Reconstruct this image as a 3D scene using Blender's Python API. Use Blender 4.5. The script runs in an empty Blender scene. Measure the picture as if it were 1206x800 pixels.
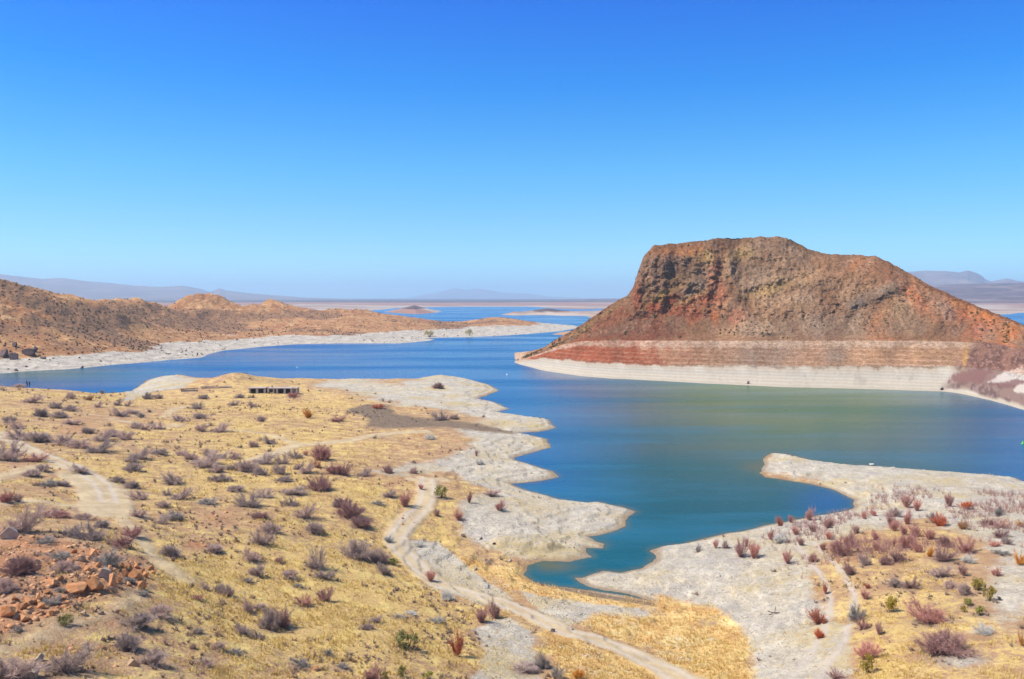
# A desert reservoir seen from a height: straw slopes, bleached shores, a red butte across the water.
HAZE = 8e-5; SKYSAT = 1.0; SKYHUE = 0.5; SKYSTR = 0.143; SUNSTR = 4.4; EXPOS = 0.56
TINT = [(0.0, (.30, .60, .80)), (1.0, (1.05, 1.0, .88)), (0.041, (.37, .665, .86)), (0.08, (.31, .615, .76)), (0.147, (.185, .61, .81)), (0.239, (.025, .495, .947)), (0.322, (.010, .385, 1.02)), (0.6, (.72, .86, .98))]
import bpy, bmesh, math, random
import numpy as np
from mathutils import Vector
random.seed(7); RNG = np.random.default_rng(11)
scene = bpy.context.scene
COL = scene.collection

# ------------------------------------------------------------------ camera maths (photo size 1206 x 800)
FPX, CU, CV, CAMZ = 1003.0, 603.0, 400.0, 40.0
TH = math.atan(49.0 / FPX); CT, ST = math.cos(TH), math.sin(TH)
def ray(px, py):
    """horizontal unit direction and slope (dz per horizontal metre) of the sight line through a photo point"""
    px = np.asarray(px, float); py = np.asarray(py, float)
    x = (px - CU) / FPX; y = (CV - py) / FPX
    X = x; Y = y * ST + CT; Z = y * CT - ST
    h = np.hypot(X, Y)
    return X / h, Y / h, Z / h
def at_dist(px, py, D):
    a, b, s = ray(px, py)
    return a * D, b * D, CAMZ + s * D
def at_level(px, py, z=0.0):
    a, b, s = ray(px, py)
    D = (z - CAMZ) / s
    return a * D, b * D
def to_photo(x, y, z):
    f = y * CT - (z - CAMZ) * ST; u = y * ST + (z - CAMZ) * CT
    f = np.maximum(f, 0.5)
    return CU + FPX * x / f, CV - FPX * u / f

# ------------------------------------------------------------------ noise
def _hash(ix, iy, seed):
    h = (ix.astype(np.int64) * 374761393 + iy.astype(np.int64) * 668265263 + seed * 974711) & 0xFFFFFFFF
    h = ((h ^ (h >> 13)) * 1274126177) & 0xFFFFFFFF
    return ((h ^ (h >> 16)) & 0xFFFFFF) / float(0x1000000)
def vnoise(x, y, seed=0):
    ix = np.floor(x); iy = np.floor(y); fx = x - ix; fy = y - iy
    def g(dx, dy):
        a = _hash(ix + dx, iy + dy, seed) * 2 * math.pi
        return np.cos(a) * (fx - dx) + np.sin(a) * (fy - dy)
    sx = fx * fx * fx * (fx * (fx * 6 - 15) + 10); sy = fy * fy * fy * (fy * (fy * 6 - 15) + 10)
    a = g(0, 0); b = g(1, 0); c = g(0, 1); d = g(1, 1)
    return (a + (b - a) * sx + (c - a) * sy + (a - b - c + d) * sx * sy) * 1.5
def fbm(x, y, scale, octv=4, seed=0, gain=0.5):
    x = np.asarray(x, float) / scale; y = np.asarray(y, float) / scale
    r = 0; amp = 1; tot = 0
    for o in range(octv):
        r = r + amp * vnoise(x, y, seed + o * 17); tot += amp
        x = x * 2.03 + 5.1; y = y * 2.03 + 1.7; amp *= gain
    return r / tot
def ridged(x, y, scale, octv=4, seed=0):
    x = np.asarray(x, float) / scale; y = np.asarray(y, float) / scale
    r = 0; amp = 1; tot = 0
    for o in range(octv):
        r = r + amp * (1 - 2 * np.abs(vnoise(x, y, seed + o * 17))); tot += amp
        x = x * 2.1 + 3.3; y = y * 2.1 + 7.7; amp *= 0.5
    return r / tot
def sstep(a, b, x):
    t = np.clip((x - a) / (b - a), 0, 1); return t * t * (3 - 2 * t)

# ------------------------------------------------------------------ plane geometry helpers
def seg_dist(P, A, B):
    d = B - A; L = (d * d).sum() + 1e-9
    t = np.clip(((P - A) @ d) / L, 0, 1)
    q = P - A - t[:, None] * d
    return (q * q).sum(1)
def sdist(x, y, poly):
    """signed distance to a closed outline, positive inside"""
    P = np.stack([np.ravel(x), np.ravel(y)], 1); V = np.asarray(poly, float)
    best = np.full(len(P), 1e30); ins = np.zeros(len(P), bool)
    for i in range(len(V)):
        A, B = V[i], V[(i + 1) % len(V)]
        best = np.minimum(best, seg_dist(P, A, B))
        c = (A[1] > P[:, 1]) != (B[1] > P[:, 1])
        if A[1] != B[1]:
            ins ^= c & (P[:, 0] < (B[0] - A[0]) * (P[:, 1] - A[1]) / (B[1] - A[1]) + A[0])
    return np.where(ins, 1, -1) * np.sqrt(best)
def pdist(x, y, line):
    P = np.stack([np.ravel(x), np.ravel(y)], 1); V = np.asarray(line, float)
    best = np.full(len(P), 1e30)
    for i in range(len(V) - 1):
        best = np.minimum(best, seg_dist(P, V[i], V[i + 1]))
    return np.sqrt(best)
class TPS:
    def __init__(s, pts, scale, reg=1e-3):
        p = np.array(pts, float); s.c = p[:, :2] / scale; s.k = scale
        n = len(p); K = s.phi(s.c, s.c) + reg * np.eye(n)
        Pm = np.hstack([np.ones((n, 1)), s.c])
        A = np.vstack([np.hstack([K, Pm]), np.hstack([Pm.T, np.zeros((3, 3))])])
        s.w = np.linalg.solve(A, np.concatenate([p[:, 2], np.zeros(3)]))
    def phi(s, a, b):
        r2 = ((a[:, None, :] - b[None]) ** 2).sum(2)
        return 0.5 * r2 * np.log(r2 + 1e-12)
    def __call__(s, x, y):
        P = np.stack([np.ravel(x), np.ravel(y)], 1) / s.k; out = np.empty(len(P))
        for i in range(0, len(P), 40000):
            q = P[i:i + 40000]
            out[i:i + 40000] = s.phi(q, s.c) @ s.w[:-3] + s.w[-3] + q @ s.w[-2:]
        return out
def poly_level(pts, z=0.0):
    return [tuple(float(v) for v in at_level(p[0], p[1], z)) for p in pts]

# ------------------------------------------------------------------ shorelines
near_px = [(150,464),(163,455),(175,447.5),(190,443.5),(215,442),(238,446.5),(258,447.5),(285,448),(320,448.5),(360,449.5),(400,449.5),(420,448),
 (450,449),(480,449),(500,444.5),(520,442.5),(550,446.5),(575,453),(588,460),(575,465),(563,469.5),(580,473.5),(600,481.5),(583,485),(602,488),(645,494),
 (653,504),(640,508),(603,510),(625,513),(644,517),(648,527),(630,532),(607,539),(606,542),(650,555),(658,562),(640,566),(600,570),
 (625,579),(660,588),(690,592),(705,591),(730,597),(748,603),(737,613),(738,620),(720,627),(693,632),(700,637),(711,641),(709,646),(691,645),
 (690,651),(697,656),(684,658),(672,662),(642,661),(622,666),(619,677),(628,685),(650,690),(690,695),(735,701),(768,708),(740,700),(710,695),
 (690,690),(678,681),(686,680),(710,673),(730,675),(755,670),(768,662),(772,655),(765,649),(780,643),(805,640),(835,633),(870,626),
 (900,620),(960,608),(1000,601),(1009,597),(1005,588),(985,578),(955,570),(925,565),(900,562),(895,557),(902,548),(897,540),(910,534),
 (925,535),(960,543),(1000,548),(1040,550.5),(1100,555),(1150,559),(1195,563),(1206,568),(1300,585),(1450,600)]
def dd(px, D): 
    a, b, _ = ray(px, 460); return (float(a * D), float(b * D))
NEAR = [(-9000, -9000), (-9000, -200), (-900, 60), dd(-400, 330), dd(-150, 390), dd(0, 415), dd(60, 396), dd(110, 374)] + poly_level(near_px) + [(300, 120), (700, 60), (9000, -200), (9000, -9000)]
farl_px = [(-120,447),(-60,443),(0,440),(40,437),(80,435),(130,430),(170,427),(200,424),(236,421.5),(243,418),(265,413),(310,408.5),(350,405.5),(400,404.5),(430,404.5),
 (470,404.5),(490,403),(507,401.2),(513,400),(500,398.6),(520,397.6),(560,397),(600,395),(640,392),(660,390),(678,387),(684,385)]
FARL = [(-1500, 300)] + poly_level(farl_px) + [dd(672,1260), dd(640,1320), dd(600,1330), dd(550,1240), dd(480,1280), dd(420,1380), dd(300,1500), dd(0,1700), (-2600, 1300)]
BAR = poly_level([(650,394),(668,395),(700,393.5),(705,388),(675,389.5),(660,391.5)])
ISLE = poly_level([(452,367.5),(470,369),(490,370),(508,369),(520,367),(516,365.8),(495,365.3),(470,365.5)])
SPIT = poly_level([(590,371),(610,371.5),(640,371),(665,372),(688,372),(696,374),(702,377),(760,382),(900,384),(900,366),(720,365.5),(690,367.5),(660,367.5),(648,366.5),(630,366.5),(615,368),(595,369.5)])
FAR = [(-30000, 3000), dd(0, 2700)] + poly_level([(300,366),(340,366),(400,367),(435,366),(452,364.5),(470,362.7),(520,361.7),(560,361.2),(630,361.5),(655,363.5),(685,364.5),(720,363.5),
 (760,364),(900,366),(1050,369),(1150,371.5),(1190,370),(1200,368.5),(1230,368),(1300,371),(1500,375)]) + [(30000, 1500), (30000, 40000), (-30000, 40000)]

hn = [(0,800,17),(0,740,16.5),(0,680,16),(0,620,14.5),(0,560,12.5),(0,520,11.5),(0,480,10),(0,453,8.7),(60,457.5,8.0),(100,462.5,7.0),(140,468,4.6),
 (100,690,15),(100,640,13.3),(100,580,11.2),(100,530,10),(100,490,8.5),(200,800,14),(200,750,13),(200,700,12),(200,640,10.5),(200,580,9),(200,520,7.3),(200,480,5.8),(205,458,4.2),(185,446,3.0),(215,446,2.6),
 (300,800,11),(300,740,10),(300,680,9),(300,600,8),(300,540,6.3),(300,490,5),(320,460,4),(277,443.5,7.2),(250,449,5.6),(305,448,5.4),(360,455,3.4),
 (400,800,9),(400,740,8),(400,660,7),(400,600,6.3),(400,540,5),(400,490,3.5),(420,455,2.9),(500,780,6.5),(480,720,5.5),(470,640,4),(500,590,4),(500,540,3.6),(500,500,2.6),(515,450,3.0),
 (465,458,2.0),(560,740,4),(600,790,4.5),(560,650,2.0),(570,610,2.6),(560,560,3),(620,620,2.6),(640,600,2.2),(700,610,1.8),(650,720,1.7),(700,770,2.6),(800,780,1.6),(800,720,0.9),(850,760,1.5),
 (900,720,2.6),(850,670,2.2),(880,650,2.6),(950,700,4.2),(950,640,3.4),(1000,780,6),(1000,640,4.4),(1050,700,6),(1100,760,8),(1206,800,9.5),(1206,740,8.5),(1206,680,7),(1206,620,5.3),(1100,640,5.6),
 (1080,590,3),(1206,590,3),(1000,570,1.6),(930,550,1.2)]
pts = [(*[float(v) for v in at_level(a, b, h)], h) for a, b, h in hn]
pts += [(0,0,29),(-40,20,23),(40,20,21),(0,42,12.5),(-100,60,18),(110,60,13),(-200,200,14),(-300,100,18),(260,120,8),(-60,-100,26),(60,-100,24),(-320,260,10)]
T_NEAR = TPS(pts, 100.0, 3e-4)

hf = [(0,425,560),(0,331,720),(50,337,722),(90,347,730),(125,353,745),(0,396,590),(80,396,592),(130,393,640),(0,410,545),(100,412,570),(60,408,565),
 (160,352,900),(190,356,930),(225,350.5,1010),(248,347,1040),(266,350,1050),(286,360.5,1060),(300,361,1060),(322,353,1075),(352,364,1090),(385,365,1120),(415,365,1120),(450,368,1090),(475,374,1040),
 (160,388,720),(200,384,850),(250,379,930),(300,378,945),(350,377,950),(400,376,960),(200,405,650),(280,396,800),(350,393,830),(430,385,900),(480,392,890),
 (505,377,1110),(535,379.5,1120),(556,380.5,1130),(572,373,1150),(590,371.6,1160),(602,374,1160),(620,376.5,1170),(645,381,1180),(668,384.4,1190),(520,388,960),(560,388,1010),(600,386,1040),(640,387,1080),
 (-150,400,560),(-150,335,740),(-300,345,760)]
pf = []
for a, b, D in hf:
    X, Y, Z = at_dist(a, b, D); pf.append((float(X), float(Y), float(Z)))
    if b < 372 and D > 700:
        X, Y, _ = at_dist(a, b, D + 75); pf.append((float(X), float(Y), float(Z) - 9))
for a, D, h in [(0,1300,30),(150,1400,20),(300,1400,9),(420,1250,12),(480,1180,10),(560,1220,4),(600,1240,8),(-300,1200,30),(100,950,28),(0,950,50)]:
    X, Y = dd(a, D); pf.append((X, Y, h))
T_FARL = TPS(pf, 1000.0, 1e-5)

# ------------------------------------------------------------------ ground polar sheet
az = np.radians(np.concatenate([np.arange(-180, -36, 4.0), np.arange(-36, -33.5, 0.5), np.arange(-33.5, 33.5, 0.074), np.arange(33.5, 36, 0.5), np.arange(36, 180, 4.0)]))
rr = [0.4]
while rr[-1] < 42: rr.append(rr[-1] * 1.09 + 0.25)
while rr[-1] < 31000:
    d = rr[-1]; rr.append(d + min(max(0.0031 * d, 0.24 * d * d / 34000.0), 0.045 * d))
rr = np.array(rr); NA, NR = len(az), len(rr)
AZ, RR = np.meshgrid(az, rr, indexing='ij')
GX = RR * np.sin(AZ); GY = RR * np.cos(AZ)

def terrain(x, y):
    shp = np.shape(x); x = np.ravel(x); y = np.ravel(y); r = np.hypot(x, y)
    h = np.full(len(x), -3.0); info = {k: np.full(len(x), -1e4) for k in ('near', 'farl', 'far', 'isle', 'spit', 'bar')}
    m = (r < 700) | (y < 60)
    xs, ys = x[m], y[m]; rs = r[m]
    s = sdist(xs, ys, NEAR)
    s = s + 0.9 * fbm(xs, ys, 9, 4, 3) * sstep(60, 200, rs) + 0.35 * fbm(xs, ys, 2.5, 3, 4)
    H = np.clip(T_NEAR(xs, ys), 0.25, 32); w = sstep(380, 520, np.hypot(xs, ys - 120)); H = H * (1 - w) + 9 * w
    c_ = dd(277, 374); H = H + 1.6 * np.exp(-((xs - c_[0]) / 13) ** 2 - ((ys - c_[1]) / 10) ** 2)
    k = 0.20 + 0.14 * fbm(xs, ys, 22, 3, 5)
    det = 0.55 * fbm(xs, ys, 17, 4, 6) + 0.16 * fbm(xs, ys, 3.1, 3, 7)
    sp = np.maximum(s, 0)
    hh = H * (1 - np.exp(-k * sp / H - (sp / 24.0) ** 2)) + det * sstep(1, 14, s) + 0.12 * fbm(xs, ys, 2.2, 3, 9) * sstep(0.2, 2, s)
    hh = hh + 0.42 * (ridged(xs, ys, 6.5, 4, 13) - 0.3) * np.exp(-(s / 15) ** 2) * sstep(0.6, 4, s)
    fr_ = (hh / 0.5 + 0.35 * fbm(xs, ys, 14, 3, 15)) % 1.0; hh = hh + 0.42 * (sstep(0.3, 0.6, fr_) - fr_) * np.exp(-(s / 20) ** 2) * sstep(0.4, 2.0, s)
    c_ = at_level(622, 633, 2.2); q_ = np.hypot((xs - c_[0]) / 6.2, (ys - c_[1]) / 2.6) + 0.10 * fbm(xs, ys, 3, 3, 14); hh = hh + 0.95 * (1 - sstep(0.78, 1.0, q_)) * (0.75 + 0.25 * (1 - q_))
    px, py = to_photo(xs, ys, hh)
    # rocky outcrop in front: rough steps
    ro = np.exp(-(((px - 85) / 110) ** 2 + ((py - 675) / 48) ** 2)) * (ys > 20)
    hh = hh + ro * (0.7 * ridged(xs, ys, 4.5, 3, 12) + 0.35)
    h[m] = np.where(s > 0, np.maximum(hh, 0.03), np.maximum(-3, 0.22 * s)); info['near'][m] = s
    m = (r > 380) & (r < 2900) & (x < 900)
    xs, ys = x[m], y[m]
    s = sdist(xs, ys, FARL) + 3.0 * fbm(xs, ys, 40, 4, 21)
    H = np.clip(T_FARL(xs, ys), 1.0, 70)
    for cpx_, cD, ch, crx, cry in ((288, 1052, -15, 34, 95), (322, 1078, 11, 36, 70), (246, 1035, 8, 46, 60), (200, 1000, -4, 30, 70), (352, 1085, -4, 30, 60)):
        c_ = dd(cpx_, cD); q_ = np.hypot((xs - c_[0]) / crx, (ys - c_[1]) / cry); H = H + ch * np.clip(1 - q_ * 0.62, 0, 1) ** 1.25
    H = H + sstep(12, 26, H) * ((4.2 + 3.2 * sstep(18, 34, H)) * (ridged(xs, ys, 62, 4, 23) - 0.72) + 2.2 * (ridged(xs, ys, 24, 4, 26) - 0.45)) + 1.2 * fbm(xs, ys, 30, 4, 24) * sstep(3, 10, H)
    sp = np.maximum(s, 0)
    hh = H * (1 - np.exp(-0.10 * sp / H - (sp / 80.0) ** 2)) + 0.8 * fbm(xs, ys, 12, 3, 25) * sstep(2, 15, s)
    h[m] = np.maximum(h[m], np.where(s > 0, np.maximum(hh, 0.05), np.maximum(-3, 0.1 * s))); info['farl'][m] = s
    for nm, P, lo, hi in (('bar', BAR, 700, 1500), ('isle', ISLE, 1900, 3300), ('spit', SPIT, 1000, 3200)):
        m = (r > lo) & (r < hi); xs, ys = x[m], y[m]
        s = sdist(xs, ys, P); sp = np.maximum(s, 0)
        if nm == 'bar': hh = 1.2 * (1 - np.exp(-sp * 0.06))
        elif nm == 'isle': hh = 0.9 * 22.5 * np.clip(sp / 88, 0, 1.15) ** 1.15 + 0.8 * fbm(xs, ys, 30, 3, 31)
        else:
            px, py = to_photo(xs, ys, 4 + 0 * xs)
            hh = (5 + 5 * fbm(xs, ys, 120, 4, 33)) * (1 - np.exp(-sp * 0.03)) + 8 * np.exp(-((px - 601) / 9) ** 2) * sstep(0, 60, s) + 6 * np.exp(-((px - 645) / 14) ** 2) * sstep(0, 60, s)
        h[m] = np.maximum(h[m], np.where(s > 0, np.maximum(hh, 0.05), np.maximum(-3, 0.05 * s))); info[nm][m] = s
    m = r > 1500
    xs, ys = x[m], y[m]
    s = sdist(xs, ys, FAR); sp = np.maximum(s, 0)
    hh = 17 * (1 - np.exp(-sp / 2600.0)) + 2.5 * fbm(xs, ys, 500, 4, 41) * sstep(0, 400, s)
    h[m] = np.maximum(h[m], np.where(s > 0, np.maximum(hh, 0.05), np.maximum(-3, 0.02 * s))); info['far'][m] = s
    return h.reshape(shp), {k: v.reshape(shp) for k, v in info.items()}
GZ, INFO = terrain(GX, GY)

fine = np.where((az >= math.radians(-33.5)) & (az <= math.radians(33.4)))[0]; F0, FN = fine[0], len(fine)
def ground_hit(px, py):
    """where the sight line through a photo point meets the ground sheet (used once, to stake positions out on the land)"""
    a, b, s = ray(px, py); A = np.arctan2(a, b)
    fi = np.interp(A, az, np.arange(NA)); i = np.clip(int(fi), 0, NA - 2); t = fi - i
    prof = GZ[i] * (1 - t) + GZ[i + 1] * t
    prof = np.maximum(prof, 0.0)
    los = CAMZ + s * rr
    k = np.where((prof >= los) & (rr > 25))[0]
    if len(k) == 0: D = 30000.0
    else:
        k = k[0]; d0 = prof[k - 1] - los[k - 1]; d1 = prof[k] - los[k]
        D = rr[k - 1] + (rr[k] - rr[k - 1]) * (-d0) / (d1 - d0 + 1e-9)
    return float(a * D), float(b * D), float(CAMZ + s * D), float(D)
def ground_z(x, y):
    A = np.arctan2(x, y); r = np.hypot(x, y)
    fi = np.clip(np.interp(A, az, np.arange(NA)), 0, NA - 1.001); fj = np.clip(np.interp(r, rr, np.arange(NR)), 0, NR - 1.001)
    i = fi.astype(int); j = fj.astype(int); u = fi - i; v = fj - j
    return (GZ[i, j] * (1 - u) * (1 - v) + GZ[i + 1, j] * u * (1 - v) + GZ[i, j + 1] * (1 - u) * v + GZ[i + 1, j + 1] * u * v)
def zgrid(Z, x, y):
    A = np.arctan2(x, y); r = np.hypot(x, y)
    i = np.clip(np.rint(np.interp(A, az, np.arange(NA))).astype(int), 0, NA - 1); j = np.clip(np.rint(np.interp(r, rr, np.arange(NR))).astype(int), 0, NR - 1)
    return Z[i, j]
def lay(pts): return [ground_hit(*p)[:2] for p in pts]
# ------------------------------------------------------------------ where the shrubs stand: photo column, base row, height, width, kind
SH = """
7,543,20,28,m 5,461,4,9,m 20,457,4,10,m 108,463,6,11,m 119,464,4,8,m 105,472,6,15,o 83,470,7,9,m 82,485,7,12,m 65,481,7,13,m 37,474,7,14,m 115,480,6,9,m 48,491,9,12,m 72,492,7,15,m 12,498,8,14,m 20,505,9,15,m 26,517,10,23,m 45,520,10,22,m 78,525,12,18,m
95,528,10,19,m 115,533,11,26,m 120,520,10,21,m 103,511,7,11,m 130,514,8,15,m 148,518,9,17,m 85,500,6,15,m 142,490,8,17,m 155,488,5,12,m 174,471,8,9,m 187,470,6,9,m 138,478,7,9,m 150,479,6,8,m 175,486,5,7,m 167,492,5,8,b 160,505,7,11,m 170,506,6,9,m 186,506,7,11,m 178,500,4,8,m
128,502,4,7,b 195,522,3,7,b 165,541,11,19,m 155,545,9,13,m 188,536,7,17,m 158,555,9,15,m 52,556,9,11,m 95,556,8,17,m 39,544,7,19,d 37,561,7,17,m
8,592,14,13,d 20,591,8,9,m 25,627,26,34,m 55,572,6,15,b 73,573,6,15,m 66,609,8,23,d 97,612,8,15,m 106,637,17,28,m 82,631,9,17,m 120,622,9,15,m 155,632,12,18,d 143,644,12,24,d 125,665,16,26,b 52,640,7,16,b 28,675,20,26,d 75,674,12,19,m 70,657,8,17,b 163,609,10,15,m 165,588,9,17,m 156,575,8,15,m
140,568,7,13,m 194,598,9,11,m 197,584,7,9,m 190,617,8,15,m 199,654,12,15,m 8,697,16,22,m 62,710,7,15,b 72,697,5,11,b 152,686,6,13,b 78,737,10,17,g 160,737,15,28,m 188,724,12,24,m 15,797,26,42,m 76,792,28,34,m 150,765,18,26,m 176,783,16,25,m 167,700,4,11,b 22,744,7,9,b
233,482,7,11,m 240,470,5,11,m 281,469,5,10,m 297,469,5,8,m 298,480,7,9,m 275,478,6,9,m 235,493,6,15,m 247,502,5,8,m 236,508,9,13,m 258,509,9,18,m 212,496,6,13,m 308,497,7,9,m 345,468,7,11,d 363,493,12,14,o 396,497,6,15,d 318,523,9,15,m 298,527,8,10,m 283,528,4,8,b 317,532,4,7,b
349,540,8,13,m 360,537,7,9,p 380,542,18,18,d 243,537,8,7,m 213,537,6,11,m 225,541,10,15,m 242,549,14,32,m 262,540,5,9,m 276,541,7,11,m 255,557,10,15,m 310,546,10,24,m 333,547,10,15,m 290,556,14,21,m 308,560,10,15,m 330,559,12,15,m 351,553,8,9,m 361,557,12,17,m 373,551,10,12,o 395,558,13,17,d 274,554,8,11,m
205,570,12,19,m 212,589,12,19,m 207,613,12,15,b 259,567,9,19,m 278,578,7,17,m 293,597,14,23,m 311,586,8,19,m 335,567,6,17,m 376,577,18,27,d 345,582,8,23,m 344,596,9,15,m 358,610,16,21,m 370,628,14,18,m 306,611,10,17,d 320,628,14,19,m 308,642,18,21,m 297,660,14,17,m 252,650,9,17,m 205,656,10,17,m 340,680,10,17,m
373,670,22,20,m 381,682,12,18,m 398,597,10,13,m 244,594,5,21,b 301,678,13,14,m 328,662,6,9,d
405,598,14,17,d 412,610,20,25,d 425,620,14,21,d 458,586,8,14,m 477,597,20,24,p 496,577,8,9,p 520,587,12,16,g 553,593,16,7,p 540,613,14,13,p 514,608,10,11,p 578,584,8,14,m 588,601,12,13,p 425,659,24,29,m 448,662,18,18,m 453,676,14,15,m 443,594,4,13,b 463,665,6,13,g 457,638,8,9,w 493,644,8,9,w 507,685,16,17,p
242,695,10,9,m 258,698,10,13,m 268,702,14,13,m 292,686,6,11,m 232,706,6,11,d 293,721,16,11,m 306,718,7,14,m 318,741,24,20,m 334,739,20,21,d 286,746,13,15,m 303,753,10,11,m 235,746,7,9,b 255,765,9,13,m 277,771,7,13,b 243,785,8,15,m 358,713,9,17,d 352,692,5,9,b 384,708,16,23,p 353,783,9,17,b 386,771,7,11,b
567,733,20,22,p 583,728,22,17,p 527,707,14,14,w 538,773,28,19,r 480,764,18,25,g 514,734,9,15,w 470,729,5,14,b 484,724,5,12,w 433,741,7,12,m 441,733,8,12,m 404,787,6,11,b 437,800,16,22,p 473,798,13,10,g 505,800,8,11,g 452,803,10,9,g
640,787,20,18,b 620,790,9,30,m 656,800,14,15,b 681,800,15,20,o 972,700,14,8,r 970,708,5,6,d 965,735,18,23,r 965,752,12,14,r 985,800,10,21,p 820,701,4,9,o 1019,706,12,15,p 1022,693,6,7,r 1049,721,16,12,y 1056,691,10,14,m 1072,693,12,13,d
1096,733,20,30,d 1109,769,24,42,d 1022,776,20,33,p 1022,793,17,15,y 1018,741,10,11,d 1035,748,16,12,p 1136,701,14,12,m 1117,693,9,11,m 1151,695,11,15,y 1165,708,16,14,y 1135,721,6,7,y 1140,714,7,8,g 1154,725,9,11,g 1160,747,9,15,w 1203,761,14,9,o 1008,731,16,17,b
919,620,12,9,r 931,616,10,8,p 953,613,15,14,p 879,644,12,7,p 843,646,12,8,p 854,646,10,6,m 822,651,9,6,b 872,656,22,20,p 888,658,22,19,p 927,664,17,17,p 908,636,13,10,p 919,639,13,14,w 937,630,11,11,p 957,627,11,13,p 943,643,11,10,p 957,662,10,9,d 975,623,13,17,p 969,648,10,9,p 976,636,11,11,p
990,653,20,22,d 999,646,20,14,p 1000,677,15,17,p 1018,612,10,8,p 1008,629,11,11,p 1017,663,9,7,d 1029,608,8,8,p 1051,609,10,15,m 1049,620,17,11,p 1068,598,16,19,p 1080,602,14,13,p 1068,618,17,10,p 1053,626,15,13,p 1064,631,14,13,p 1078,633,16,15,p 1095,636,14,15,p 1113,644,13,11,d 1031,637,12,11,p 1033,649,14,13,p
1053,644,10,7,p 1067,646,19,12,d 1082,651,13,13,p 1095,656,11,8,o 1110,661,12,17,d 1137,651,15,16,d 1020,666,13,10,m 1042,666,12,11,d 1058,662,14,14,d 1140,663,8,11,w 1106,679,12,15,m 1134,678,13,14,p 1172,678,9,11,p 1102,616,11,12,m 1107,620,12,17,r 1118,597,16,14,p 1138,600,9,19,r 1134,624,11,12,o 1175,608,9,8,b
1164,619,7,13,d 1177,622,7,11,d 1177,633,9,13,d 1185,641,8,9,m 1172,644,6,14,p 1179,653,5,13,b 1201,665,12,17,o 1202,621,7,11,o
517,458,8,11,d 445,482,7,17,r 451,473,5,8,p 459,475,4,8,w 519,495,10,16,m 535,494,6,10,m 569,492,5,6,b 507,518,7,11,w 441,517,4,7,b 561,538,9,6,p 565,547,7,8,w 457,557,9,11,d 488,546,6,6,b 403,560,14,14,d 429,561,8,13,m 487,558,8,8,m
"""
shr = []
for tok in SH.split():
    a = tok.split(','); shr.append([float(a[0]), float(a[1]), float(a[2]), float(a[3]), a[4]])
# ------------------------------------------------------------------ object helpers
def mesh_np(name, verts, faces, attrs=None, smooth=True):
    """verts (n,3), faces (m,3|4) int -> mesh"""
    me = bpy.data.meshes.new(name); faces = np.asarray(faces, np.int32); k = faces.shape[1]
    me.vertices.add(len(verts)); me.vertices.foreach_set('co', np.asarray(verts, np.float32).ravel())
    me.loops.add(faces.size); me.loops.foreach_set('vertex_index', faces.ravel())
    me.polygons.add(len(faces)); me.polygons.foreach_set('loop_start', np.arange(0, faces.size, k, dtype=np.int32))
    me.polygons.foreach_set('loop_total', np.full(len(faces), k, np.int32))
    if smooth: me.polygons.foreach_set('use_smooth', np.ones(len(faces), bool))
    for an, v in (attrs or {}).items():
        a = me.color_attributes.new(an, 'FLOAT_COLOR', 'POINT')
        c = np.ones((len(verts), 4), np.float32); c[:, :v.shape[1]] = v
        a.data.foreach_set('color', c.ravel())
    me.update(); me.validate()
    return me
def link(name, me, mat=None, parent=None):
    o = bpy.data.objects.new(name, me); COL.objects.link(o)
    if mat is not None and not me.materials: me.materials.append(mat)
    if parent is not None: o.parent = parent
    return o
def tag(o, label=None, cat=None, group=None, kind=None):
    if label: o['label'] = label
    if cat: o['category'] = cat
    if group: o['group'] = group
    if kind: o['kind'] = kind
    return o
def empty(name, loc, rz=0.0):
    o = bpy.data.objects.new(name, None); COL.objects.link(o); o.location = loc; o.rotation_euler = (0, 0, rz); o.empty_display_size = 0.2
    return o
def grid_faces(n, m, close=False):
    i = np.arange(n if close else n - 1)[:, None]; j = np.arange(m - 1)[None]
    a = i * m + j; b = ((i + 1) % n) * m + j
    return np.stack([a, b, b + 1, a + 1], -1).reshape(-1, 4)

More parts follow.
